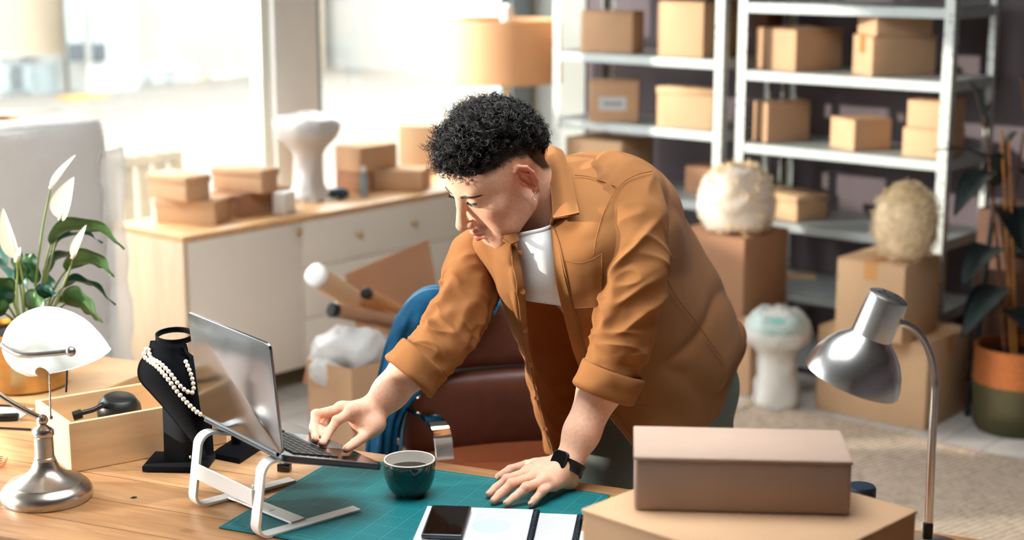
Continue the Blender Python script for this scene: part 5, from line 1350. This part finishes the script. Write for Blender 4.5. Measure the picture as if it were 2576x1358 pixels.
def hand(Hd, w, heel, up):
    g = Group(.008); rM = {'index': .0125, 'middle': .0125, 'ring': .012, 'pinky': .0105}
    for f in ('index', 'middle', 'ring', 'pinky'):
        P = Hd[f]; g.cone(w * .82 + P[0] * .18, P[0], .019, rM[f], k=.016)
    g.cone(Hd['index'][0], Hd['pinky'][0], .0105, .0095, k=.012)
    g.cone(w, heel, .02, .016, k=.016)
    g.cone(heel, Hd['pinky'][0], .015, .0105, k=.014)
    T = Hd['thumb']; g.cone(w * .6 + T[0] * .4, T[0], .017, .016, k=.014); g.cone(T[0], T[1], .0145, .0112, k=.008); g.cone(T[1], T[2], .0108, .0094, k=.003); g.cone(T[2], T[3], .0096, .0078, k=.003)
    g.cone(T[0] * .5 + T[1] * .5, Hd['index'][0] * .7 + w * .3, .011, .013, k=.014); g.cone(w * .5 + T[0] * .5, Hd['middle'][0], .017, .011, k=.016)
    for f, s in (('index', 1.0), ('middle', 1.03), ('ring', .98), ('pinky', .86)):
        P = Hd[f]
        g.cone(P[0], P[1], .0112 * s, .0098 * s, k=.0045); g.cone(P[1], P[2], .0098 * s, .0086 * s, k=.003); g.cone(P[2], P[3], .0087 * s, .0072 * s, k=.003)
        kn = P[1] + up * .0018; g.ell(kn, V3(.0102, .0102, .0092) * s, None, k=.004)
        g.ell(P[0] + up * .002, V3(.0115, .0115, .0105) * s, None, k=.008)
    return g
hl = hand(LH, lw, Z(1432, 1207, .772), UP)
hr = hand(RH, rw, AY(948, 1066, 3.07), unit(V3(-.3, -.2, 1)))
hr.cone(RH['thumb'][0], AY(896, 1064, 3.05), .015, .010, k=.016).cone(RH['index'][0], AY(900, 1072, 3.05), .013, .010, k=.014)
def body(P):
    d = smin(hd_(P), bd_(P), .018); d = smin(d, fa(P), .012); d = smin(d, hl(P), .012); return smin(d, hr(P), .012)
allp = np.array([hd_.lo, hd_.hi, bd_.lo, bd_.hi, fa.lo, fa.hi, hl.lo, hl.hi, hr.lo, hr.hi])
BV, BF = sdf_mesh(body, allp.min(0), allp.max(0), VOX)

def skin_mat():
    m = mat('skin', (214, 160, 128), 0.55, spec=0.3, sss=0.12, bump=0.06, bscale=260); N, L, p = nodes_of(m)
    a = N.new('ShaderNodeVertexColor'); a.layer_name = 'tone'; nz = N.new('ShaderNodeTexNoise'); nz.inputs['Scale'].default_value = 150; nz.inputs['Detail'].default_value = 5
    r = N.new('ShaderNodeValToRGB'); r.color_ramp.elements[0].position = .32; r.color_ramp.elements[1].position = .6; r.color_ramp.elements[0].color = (.80, .70, .66, 1); r.color_ramp.elements[1].color = (1, 1, 1, 1)
    tc = N.new('ShaderNodeTexCoord'); L.new(tc.outputs['Object'], nz.inputs['Vector']); L.new(nz.outputs['Fac'], r.inputs['Fac'])
    x = N.new('ShaderNodeMixRGB'); x.blend_type = 'MULTIPLY'; x.inputs['Fac'].default_value = .5; L.new(a.outputs['Color'], x.inputs[1]); L.new(r.outputs['Color'], x.inputs[2]); L.new(x.outputs['Color'], p.inputs['Base Color']); return m
M['skin'] = skin_mat()
M['hair'] = mat('black_curly_hair', (24, 19, 18), 0.36, spec=0.55)
M['shirt'] = mat('tan_brown_cotton', (154, 104, 62), 0.9, var=0.07, vscale=9, bump=0.12, bscale=700, spec=0.1, sheen=0.05)
M['shirt_seam'] = mat('brown_seam_thread', (150, 92, 44), 0.9)
M['tee'] = mat('white_cotton', (240, 240, 240), 0.9, spec=0.15, bump=0.08, bscale=600)
M['trousers'] = mat('grey_green_twill', (104, 112, 106), 0.85, var=0.06, vscale=12, bump=0.12, bscale=600, spec=0.2)
def cloth_glow(m, w, col):
    N, L, p = nodes_of(m); o = N['Material Output']; t = N.new('ShaderNodeBsdfTranslucent'); t.inputs[0].default_value = lin(*col); x = N.new('ShaderNodeMixShader'); x.inputs[0].default_value = w
    L.new(p.outputs[0], x.inputs[1]); L.new(t.outputs[0], x.inputs[2]); L.new(x.outputs[0], o.inputs[0])
cloth_glow(M['shirt'], .2, (196, 128, 66))
M['button'] = mat('brown_button', (146, 88, 50), 0.35)

man = MB().add(BV, BF).build('person', M['skin'], None, smooth=180)
tag(man, 'person in an open tan overshirt leaning over the desk, one hand at the laptop', 'person')
hp = to_head(BV); x, y, z = np.abs(hp[:, 0]), hp[:, 1], hp[:, 2]
sk = np.array(lin(236, 186, 158)[:3]); tone = np.tile(sk, (len(BV), 1))
inh = (np.linalg.norm(hp - V3(0, .02, 0), axis=1) < .19)
def blend(w, c):
    global tone
    w = np.clip(w, 0, 1)[:, None]; tone = tone * (1 - w) + np.array(lin(*c)[:3]) * w
g_ = lambda d, r: np.exp(-(d / r) ** 2)
blend(inh * .5 * g_(np.linalg.norm(np.stack([x - .045, y - .06, z + .03], 1), axis=1), .03), (206, 128, 104))
blend(inh * .45 * g_(np.linalg.norm(np.stack([x, y - .12, z + .035], 1), axis=1), .018), (204, 126, 102))
blend(inh * .8 * np.clip((x - .0755) / .004, 0, 1) * g_(np.abs(z), .045) * g_(y + .014, .04), (206, 104, 78))
lip = inh * (y > .088) * g_(np.abs(z + .0715) - .004, .0065) * (x < .024) * (1 - (x / .025) ** 4) * (np.abs(z + .0715) < .0125)
blend(lip * .85, (186, 98, 84))
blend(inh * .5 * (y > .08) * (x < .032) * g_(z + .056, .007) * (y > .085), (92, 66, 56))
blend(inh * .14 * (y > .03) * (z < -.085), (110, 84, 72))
# short cropped hair at the sides and nape
HLX, HLZ = [-.13, -.10, -.065, -.04, .0, .03, .055, .075, .1], [-.05, -.03, .025, .062, .078, .070, .060, .066, .078]
hl_z = np.interp(y, HLX, HLZ)
low_z = np.interp(y, [-.13, -.10, -.065, -.05, -.04, -.007, .031, .053, .058, .064], [-.075, -.062, -.030, .004, .030, .047, .046, .050, .058, .08])
fade = np.clip((z - low_z) / .014 + .25, 0, 1) * (y < .064) * inh * np.clip((.0785 - x) / .003, 0, 1)
blend(fade ** 1.3 * .95, (30, 24, 22))
blend(inh * (z > hl_z) * 1.0, (30, 24, 22))
for q, r_ in (((.058, .06, -.04), .0022), ((.05, .075, -.05), .0018), ((.066, .03, -.035), .002), ((.062, .045, -.06), .0018)):
    blend(inh * .7 * g_(np.linalg.norm(np.stack([hp[:, 0] - q[0], y - q[1], z - q[2]], 1), axis=1) - .004, r_) , (150, 96, 76)) if False else None
for Hd in (LH, RH):
    for f, P in Hd.items():
        blend(.42 * g_(np.linalg.norm(BV - P[1], axis=1), .011), (198, 116, 94)); blend(.35 * g_(np.linalg.norm(BV - P[3], axis=1), .010), (208, 128, 108))
        if f != 'thumb': blend(.3 * g_(np.linalg.norm(BV - P[0], axis=1), .012), (200, 122, 100))
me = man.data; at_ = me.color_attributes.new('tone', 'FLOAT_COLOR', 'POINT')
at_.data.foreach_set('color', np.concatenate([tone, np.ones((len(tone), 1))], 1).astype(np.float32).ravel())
man['_o'] = [0.0, 0.0, 0.0]

# ---- eyes, brows
M['eye_white'] = mat('eye_white', (226, 218, 212), 0.15, spec=0.6); M['iris'] = mat('dark_brown_iris', (40, 24, 18), 0.1, spec=0.7)
def skin_y(x_, z_):
    """how far forward the face reaches at (x, z) of the head"""
    ys = np.arange(.135, .03, -.0005); P = np.stack([HO + HM @ (V3(x_, q, z_) * HS) for q in ys]); d = hd_(P); k = np.argmax(d < 0); return ys[k]
for s in (-1, 1):
    c = H(s * .033, .0822, .0070); e = MB().ball(c, .0128 * HS, 24, 16).build('eye', M['eye_white'], man, smooth=180)
    gd = HM @ unit(V3(-.05 * s - .12, 1, -.10)); MB().lathe([(.0064, .0110), (.0045, .0128), (0, .0136)], c, 20, R=frame_z(gd), cap=False).build('iris', M['iris'], e, smooth=180)
    mb = MB()
    for k in range(230):
        u = rng.uniform(0, 1); bx = .0135 + .0385 * u; bz = .0215 + .0085 * sin(u * 2.3) - .005 * u ** 3 + rng.uniform(-.0034, .0034) * (1 - .75 * u)
        q_ = (bx + .0065, bz + .0022 - .0045 * u); p = H(s * bx, skin_y(s * bx, bz) + .0002, bz); q = H(s * q_[0], skin_y(s * q_[0], q_[1]) + .0014, q_[1]); mb.tube([p, (p + q) / 2 + HM @ V3(0, .001, 0), q], [.0006, .00055, .0002], 4, cap=False)
    mb.build('eyebrow', M['hair'], man, smooth=180)
    mb = MB(); line = []
    for k in range(15):
        u = k / 14; lx = .0205 + .0265 * u; lz = .0098 + .0016 * sin(u * pi) - .001 * u; line.append(H(s * lx, skin_y(s * lx, lz + .0012) - .0002, lz))
    mb.tube(line, np.linspace(.0008, .0013, 15), 6)
    for k in range(15):
        u = k / 14; mb.tube([line[k], line[k] + HM @ V3(s * .002 * (u - .3), .0040, -.0012), line[k] + HM @ V3(s * .004 * (u - .3), .0062, .0004)], [.0006, .0005, .0002], 4, cap=False)
    mb.build('eyelashes', M['hair'], man, smooth=180)
M['nail'] = mat('fingernail', (224, 164, 144), 0.25, spec=0.5)
for Hd, dors in ((LH, UP), (RH, unit(V3(-.9, -.45, .4)))):
    for f, P in Hd.items():
        dv = unit(P[3] - P[2]); nn = dors if f != 'thumb' else unit(V3(-.2, -.6, .8)); nn = unit(nn - dv * (nn @ dv)); sd = np.cross(dv, nn)
        c = P[3] + nn * .0054 - dv * .0005
        MB().ball(c, (.0046, .0062, .0016), 14, 8, R=np.stack([sd, dv, nn], 1)).build('fingernail', M['nail'], man, smooth=180)

# ---- hair: a dark bed and about two thousand six hundred curls
CC, CR = V3(0, -.012, .038), V3(.0755, .0905, .0895)
def in_hair(p, m=0.0): return p[..., 2] > np.interp(p[..., 1], HLX, HLZ) + m
nu, nv = 80, 130
G = np.array([[(cos(a) * sin(b), cos(a) * cos(b), sin(a)) for b in np.linspace(-pi, pi, nv, endpoint=False)] for a in np.linspace(-pi / 2, pi / 2, nu)])
S = CC + G * CR; keep = in_hair(S, .001)
above = S[..., 2] - np.interp(S[..., 1], HLX, HLZ); th_ = (.002 + .022 * np.clip(above / .035, 0, 1) ** .7) * np.clip(1 + S[..., 1] * 4.5, .62, 1.5)
nz_ = vnoise(S.reshape(-1, 3), 75, 3).reshape(nu, nv) * .004 + vnoise(S.reshape(-1, 3), 190, 4).reshape(nu, nv) * .002
S2 = S + G * (th_ + nz_ * np.clip(above / .02, 0, 1))[..., None]; idx = -np.ones((nu, nv), int); V = []; F = []
for i in range(nu):
    for j in range(nv):
        if keep[i, j]: idx[i, j] = len(V); V.append(S2[i, j])
for i in range(nu - 1):
    for j in range(nv):
        q = (idx[i, j], idx[i, (j + 1) % nv], idx[i + 1, (j + 1) % nv], idx[i + 1, j])
        if min(q) >= 0: F.append(q)
V = np.array(V); hb_ = MB().add(HO + (V * HS) @ HM.T, F, 1)
count = 0
while count < 2300:
    d = rng.normal(0, 1, 3); d /= np.linalg.norm(d); p = CC + d * CR
    if not in_hair(p, -.001): continue
    ab_ = p[2] - np.interp(p[1], HLX, HLZ); top = np.clip(ab_ / .05, 0, 1); front = np.clip((p[1] - .02) / .06, 0, 1)
    if rng.uniform() > .62 + .38 * top: continue
    count += 1
    base = p + d * (.002 + .017 * np.clip(ab_ / .035, 0, 1) * rng.uniform(.4, 1.25)) * np.clip(1 + p[1] * 4.5, .62, 1.5)
    axis = unit(d * (.35 + .45 * top) + V3(0, .75 * front, -.25 * front) + rng.normal(0, .42, 3))
    L_ = rng.uniform(.010, .030) * (.55 + .45 * top) + .016 * front * (.4 + .6 * top); L_ *= np.clip(1 + p[1] * 4, .7, 1.4); R_c = rng.uniform(.0042, .0085) * (.65 + .35 * top); turns = rng.uniform(1.3, 2.7); ph = rng.uniform(0, 6.28); sg = 1 if rng.uniform() > .5 else -1
    Fm = frame_z(axis, rng.normal(0, 1, 3)); n = 26; t_ = np.linspace(0, 1, n)
    for k in range(3):
        rk = R_c * rng.uniform(.82, 1.15) * np.clip(t_ * 4 + .3, 0, 1) * (1 - .25 * t_); p0_ = ph + rng.normal(0, .28); off = rng.normal(0, .0009, 3)
        loc = np.stack([rk * np.cos(p0_ + sg * turns * 2 * pi * t_), rk * np.sin(p0_ + sg * turns * 2 * pi * t_), t_ * L_ * rng.uniform(.85, 1.15)], 1) + off
        hb_.tube(HO + ((base + loc @ Fm.T) * HS) @ HM.T, np.linspace(.00062, .00034, n), 3, cap=False)
# cropped sides: many short straight hairs lying on the skin
count = 0
while count < 1500:
    d = rng.normal(0, 1, 3); d /= np.linalg.norm(d); p = CC + d * (CR + .0008)
    hz_ = np.interp(p[1], HLX, HLZ); lz_ = np.interp(p[1], [-.13, -.10, -.065, -.05, -.04, -.007, .031, .053, .058], [-.075, -.062, -.030, .004, .030, .047, .046, .050, .058])
    if p[1] > .058 or p[2] > hz_ + .006 or p[2] < lz_ + .004 * rng.uniform(0, 2): continue
    count += 1
    q = p + unit(V3(0, -.3, -.9) + d * .5 + rng.normal(0, .25, 3)) * rng.uniform(.003, .006); hb_.tube(HO + (np.array([p, q]) * HS) @ HM.T, [.0005, .0002], 3, cap=False)
hb_.build('hair', [M['hair'], mat('hair_roots', (15, 12, 12), .8, spec=.1, bump=1.0, bscale=420)], man, smooth=180)
lob = H(.0835, -.008, -.031)
for k in range(2):
    q = H(.0850, -.006 - .006 * k, -.036 + .002 * k); a = np.linspace(0, 2 * pi, 20)[:-1]; r_ = .0052
    ear_ring = MB().tube([q + HM @ V3(.0012, r_ * cos(b), r_ * sin(b) - .003) for b in a], .0007, 6, loop=True).build('earring', M['chrome'], man, smooth=180)

# ---- clothes
def crease(P, scale, seed):
    return np.clip(1.08 - np.sqrt(vnoise(P, scale, seed) ** 2 + .012), 0, 1) ** 2.2 - .5
def ridges(P, scale, seed):
    n1 = vnoise(P, scale, seed); n2 = vnoise(P, scale * 2.1, seed + 9); return (1 - np.abs(n1) * 2) * .7 + (1 - np.abs(n2) * 2) * .3
SH = [  # rows from the collar to the hem; columns from one front edge round the back to the other front edge (x, y, distance)
 [(1297, 588, 3.165), (1285, 566, 3.22), (1292, 540, 3.30), (1330, 480, 3.41), (1378, 415, 3.44), (1396, 396, 3.40), (1408, 440, 3.28), (1404, 515, 3.18), (1386, 572, 3.13)],
 [(1304, 632, 3.14), (1268, 626, 3.15), (1198, 606, 3.28), (1236, 555, 3.46), (1385, 430, 3.54), (1540, 386, 3.45), (1618, 432, 3.26), (1505, 560, 3.08), (1392, 640, 3.085)],
 [(1320, 735, 3.13), (1286, 720, 3.12), (1244, 705, 3.22), (1290, 640, 3.52), (1450, 520, 3.68), (1652, 452, 3.60), (1700, 530, 3.34), (1560, 650, 3.08), (1400, 715, 3.07)],
 [(1328, 832, 3.16), (1304, 822, 3.16), (1290, 812, 3.25), (1345, 850, 3.56), (1530, 720, 3.78), (1722, 580, 3.70), (1735, 680, 3.40), (1605, 770, 3.12), (1424, 815, 3.10)],
 [(1340, 920, 3.20), (1325, 915, 3.20), (1316, 900, 3.29), (1390, 960, 3.58), (1610, 860, 3.84), (1792, 702, 3.77), (1785, 810, 3.45), (1640, 880, 3.18), (1448, 900, 3.13)],
 [(1360, 1020, 3.24), (1351, 1020, 3.25), (1345, 1000, 3.33), (1425, 1060, 3.58), (1690, 960, 3.88), (1850, 806, 3.81), (1822, 920, 3.48), (1665, 985, 3.21), (1490, 990, 3.15)],
 [(1396, 1148, 3.28), (1390, 1150, 3.29), (1384, 1125, 3.38), (1450, 1130, 3.58), (1720, 1020, 3.9), (1868, 862, 3.84), (1803, 1045, 3.50), (1690, 1110, 3.24), (1590, 1118, 3.17)]]
SG = grid_interp(np.array([[AY(*q) for q in r] for r in SH]), 150, 230)
nu, nv = 150, 230; uu = np.linspace(0, 1, nu)[:, None]; vv = np.linspace(0, 1, nv)[None, :]
N_ = np.cross(np.gradient(SG, axis=0), np.gradient(SG, axis=1)); N_ /= np.linalg.norm(N_, axis=2, keepdims=True) + 1e-9
fold = .012 * crease(np.stack([uu * 2.8 + vv * 2.2, vv * 11 - uu * 3.2, 0 * uu * vv], 2), 1.0, 31) * (.35 + .65 * uu) + .008 * crease(np.stack([uu * 8 - vv * 5, vv * 9 + uu * 5.0, 0 * uu * vv], 2), 1.0, 47) + .0012 * vnoise(np.stack([uu * 14 + 0 * vv, vv * 22 + 0 * uu, 0 * uu * vv], 2), 1.0, 44)
fold = fold * np.clip(np.minimum(vv, 1 - vv) * 22, .12, 1) * np.clip(uu * 9, .15, 1)
SG = SG + N_ * fold[..., None]
sh_ = MB().sheet(SG, .0035).build('shirt', M['shirt'], man, smooth=180)
def on_grid(Gd, x_, y_, off):
    Gf = Gd.reshape(-1, 3); r = unit(ray(x_, y_)); d = Gf - CAMP; t_ = d @ r; e = np.linalg.norm(d - t_[:, None] * r, axis=1); ok = np.where(e < max(.008, e.min() * 1.5))[0]; k = ok[np.argmin(t_[ok])]; return CAMP + r * (t_[k] - off)
# sleeves
def sleeve(P, R, seed, amp=.0125, n=300, m=150):
    C = catmull([AY(*q) for q in P], n); r = catmull(np.array(R)[:, None], n)[:, 0]; T = np.gradient(C, axis=0); T /= np.linalg.norm(T, axis=1, keepdims=True)
    a = np.linspace(0, 2 * pi, m, endpoint=False); xx = frame_z(T[0], V3(0, -1, .2))[:, 0]; G = []
    for i in range(n):
        xx = unit(xx - T[i] * (xx @ T[i])); yy = np.cross(T[i], xx); u = i / (n - 1)
        ca, sa = np.cos(a + .6 * seed), np.sin(a + .6 * seed)
        q = np.stack([u * 13 + 2.0 * ca + .6 * np.sin(2 * a), 1.0 * ca, 1.0 * sa], 1)
        w = .35 + .65 * (sin(pi * min(1, max(0, u * 1.1 - .05))) ** 2)
        k = amp * crease(q, 1.0, seed) * w + amp * .32 * vnoise(np.stack([u * 19 - 1.4 * ca + .7 * sa, 1.5 * ca, 1.5 * sa], 1), 1.0, seed + 3) * (.35 + .65 * u ** 2) + amp * .4 * crease(np.stack([u * 21 - .9 * ca + .5 * sa, 1.2 * ca, 1.2 * sa], 1), 1.0, seed + 6) * w + amp * .10 * vnoise(np.stack([u * 22 + 0 * ca, 3 * ca, 3 * sa], 1), 1.0, seed + 4)
        G.append(C[i] + (r[i] + k)[:, None] * (np.outer(np.cos(a), xx) + np.outer(np.sin(a), yy)))
    return np.array(G), C, T, r
def cuff(C, T, r0, r1, w, name):
    e = C[-1]; t = T[-1]; F = frame_z(t); prof = [(r0 * .93, -w * .98), (r0 * 1.10, -w), (r0 * 1.19, -w * .88), (r0 * 1.17, -w * .4), (r1 * 1.14, 0), (r1 * 1.04, .006), (r1 * .96, .004), (r1 * .9, -w * .3)]
    mb = MB().lathe(catmull(prof, 26), e, 72, R=F, cap=False)
    mb.displace(lambda V: (V - e - np.outer((V - e) @ t, t)) * (.10 * vnoise(V, 22, 5) + .09 * ridges(V, 13, 6))[:, None]).build(name, M['shirt'], sh_, smooth=180)
LS = [(1535, 440, 3.33), (1583, 500, 3.22), (1592, 610, 3.13), (1588, 730, 3.085), (1566, 850, 3.06), (1540, 930, 3.05), (1520, 985, 3.045)]
GL, CL, TLs, RL_ = sleeve(LS, [.055, .072, .073, .068, .061, .055, .053], 3)
MB().rings(GL, True, False).build('sleeve', M['shirt'], sh_, smooth=180)
cuff(CL, TLs, .053, .055, .05, 'cuff')
RS = [(1262, 600, 3.40), (1205, 650, 3.34), (1180, 735, 3.24), (1128, 835, 3.15), (1075, 900, 3.105), (1032, 948, 3.09)]
GR, CRr, TRs, RR_ = sleeve(RS, [.045, .064, .061, .057, .054, .052], 7)
MB().rings(GR, True, False).build('sleeve', M['shirt'], sh_, smooth=180)
cuff(CRr, TRs, .052, .055, .05, 'cuff')
# collar, front edges, pocket, buttons
CG = grid_interp(np.array([[AY(*q) for q in r] for r in [
    [(1330, 420, 3.47), (1345, 408, 3.49), (1362, 408, 3.49)], [(1352, 384, 3.42), (1372, 378, 3.43), (1390, 386, 3.44)], [(1372, 372, 3.33), (1394, 372, 3.32), (1413, 380, 3.33)],
    [(1381, 420, 3.245), (1406, 418, 3.225), (1430, 424, 3.235)], [(1388, 480, 3.18), (1416, 477, 3.15), (1443, 478, 3.155)], [(1393, 549, 3.115), (1425, 544, 3.08), (1457, 537, 3.085)]]]), 60, 22)
MB().sheet(CG, .005).build('collar', M['shirt'], sh_, smooth=180)
CS = grid_interp(np.array([[AY(*q) for q in r] for r in [[(1372, 378, 3.34), (1374, 400, 3.34)], [(1380, 425, 3.26), (1383, 450, 3.26)], [(1388, 490, 3.195), (1386, 512, 3.20)], [(1393, 552, 3.125), (1386, 566, 3.13)]]]), 40, 8)
MB().sheet(CS, .004).build('collar_stand', M['shirt'], sh_, smooth=180)
CG2 = grid_interp(np.array([[AY(*q) for q in r] for r in [[(1308, 572, 3.19), (1294, 570, 3.19), (1280, 572, 3.18)], [(1303, 590, 3.155), (1284, 592, 3.14), (1264, 600, 3.13)], [(1306, 606, 3.135), (1297, 610, 3.12), (1286, 615, 3.11)]]]), 24, 16)
MB().sheet(CG2, .005).build('collar', M['shirt'], sh_, smooth=180)
for j, wj in ((0, 18), (-1, 5)):
    cols = [j if j == 0 else -1, (wj // 2) if j == 0 else -1 - wj // 2, wj if j == 0 else -1 - wj]
    st_ = MB().sheet(np.stack([SG[4:, c_] for c_ in cols], 1) + V3(0, -.0032, 0), .0028).build('placket', M['shirt'], sh_, smooth=180)
    MB().tube(SG[4:, (wj - 2) if j == 0 else -wj] + V3(0, -.0052, 0), .0005, 4).build('stitch_line', M['shirt_seam'], st_, smooth=180)
for q in ((1309, 636), (1316, 733), (1322, 831), (1335, 918), (1350, 1001), (1372, 1078)):
    c = on_grid(SG[:, :12], *q, .007); MB().lathe([(.0054, 0), (.0057, .0014), (.0045, .002), (.003, .0013), (0, .0013)], c, 18, R=frame_z(unit(V3(-.25, -1, -.1)))).build('button', M['button'], sh_, smooth=60)
PK = np.array([[on_grid(SG[:, 150:], (1422 + 92 * v - 6 * u * 0 + 22 * u * (1 - v)), (655 - 18 * v + 14 * sin(pi * v) * (1 - u) + 120 * u + (14 * v) * u), .005) for v in np.linspace(0, 1, 5)] for u in np.linspace(0, 1, 5)])
PK = grid_interp(PK[::3, ::3] if False else PK, 40, 36)
MB().sheet(PK, .003).build('pocket', M['shirt'], sh_, smooth=180)
# shoulder seams and back seam
for pts in ([(1672, 690), (1700, 745), (1755, 815), (1800, 880), (1822, 905)],):
    P = [on_grid(SG, *q, .003) for q in pts]; MB().tube(catmull(P, 40), .0012, 5).build('seam', M['shirt_seam'], sh_, smooth=180)
CLOTH = np.concatenate([SG.reshape(-1, 3), GL.reshape(-1, 3)])[None]
for pts in ([(1640, 430), (1600, 440), (1560, 466), (1525, 520), (1502, 590), (1494, 640)], [(1446, 440), (1490, 446), (1552, 470)]):
    P = [on_grid(CLOTH, *q, .002) for q in pts]; MB().tube(catmull(P, 40), .0010, 5).build('seam', M['shirt_seam'], sh_, smooth=180)
P = [CG[int(k), 19] + V3(0, -.0035, 0) for k in np.linspace(24, 56, 24)]; MB().tube(np.array(P), .0006, 5).build('collar_stitching', M['shirt_seam'], sh_, smooth=180)
# white T-shirt
TG = grid_interp(np.array([[AY(*q) for q in r] for r in [
    [(1268, 570, 3.28), (1300, 584, 3.185), (1338, 580, 3.155), (1374, 570, 3.17), (1405, 550, 3.24)], [(1262, 620, 3.27), (1300, 622, 3.18), (1340, 618, 3.135), (1385, 612, 3.14), (1430, 600, 3.20)],
    [(1262, 680, 3.27), (1300, 680, 3.19), (1345, 678, 3.135), (1395, 672, 3.13), (1450, 660, 3.19)], [(1268, 728, 3.28), (1305, 728, 3.20), (1350, 728, 3.145), (1405, 730, 3.14), (1465, 730, 3.20)],
    [(1278, 745, 3.30), (1315, 752, 3.23), (1355, 759, 3.18), (1410, 766, 3.17), (1475, 775, 3.22)], [(1300, 738, 3.36), (1335, 746, 3.31), (1375, 754, 3.27), (1425, 764, 3.26), (1485, 775, 3.28)]]]), 50, 40)
TG[..., 1] -= .004 * vnoise(TG * V3(1, 1, .4), 22, 3)
tee = MB().sheet(TG, .003).build('t_shirt', M['tee'], man, smooth=180)
tg = Group(.05); tg.cone(chest, waist, .1005, .1005).cone(waist, pelv, .1055, .1155); V_, F_ = sdf_mesh(tg, tg.lo, tg.hi, .008); MB().add(V_, F_).build('shirt_body', M['tee'], tee, smooth=180)
MB().tube(TG[1, 4:36] + V3(0, -.003, 0), .0042, 8).build('neck_band', M['tee'], tee, smooth=180)
# trousers and shoes
tr = Group(.03)
tr.cone(pelv + V3(0, 0, .05), hipA, .115, .105).cone(pelv + V3(0, 0, .05), hipB, .115, .105)
tr.cone(hipA, kneeA, .098, .074, k=.03).cone(kneeA, ankA, .074, .062, k=.02).cone(hipB, kneeB, .098, .074, k=.03).cone(kneeB, ankB, .074, .062, k=.02)
TV, TF = sdf_mesh(tr, tr.lo, tr.hi, .006)
TV = TV + (TV - TV.mean(0)) * 0 + np.stack([vnoise(TV * V3(1, 1, .35), 20, 1), vnoise(TV * V3(1, 1, .35), 20, 2), 0 * TV[:, 0]], 1) * .006
tro = MB().add(TV, TF).build('trousers', M['trousers'], man, smooth=180)
for a_ in (ankA, ankB):
    g = Group(.02); g.cone(a_ + V3(.01, .03, -.045), a_ + V3(-.02, -.05, -.045), .038, .04).cone(a_ + V3(-.02, -.05, -.045), a_ + V3(-.07, -.15, -.055), .04, .032)
    V_, F_ = sdf_mesh(g, g.lo, g.hi, .006); V_[:, 2] = np.maximum(V_[:, 2], .004); MB().add(V_, F_).build('shoe', M['white'], man, smooth=180)
# wristwatch
wa = unit(le - lw); wc_ = lw + wa * -.006; dn = unit(V3(-.42, -.62, .66) - wa * (V3(-.42, -.62, .66) @ wa)); sx_ = np.cross(wa, dn)
a = np.linspace(0, 2 * pi, 48); G = np.array([[wc_ + (dn * cos(b) * .0315 + sx_ * sin(b) * .0335) + wa * h_ for h_ in (-.011, -.004, .004, .011)] for b in a])
wt = MB().sheet(G, .0028).build('wristwatch', M['black'], man, smooth=180)
Rw2 = np.stack([sx_, wa, dn], 1)
rslab(MB(), wc_ + dn * .0355, .034, .039, .009, Rw2, .009, 6).build('watch_case', M['black'], wt, bevel=.0022, seg=3)
rslab(MB(), wc_ + dn * .0402, .030, .035, .0008, Rw2, .008, 6).build('watch_glass', M['black_gloss'], wt, smooth=40)
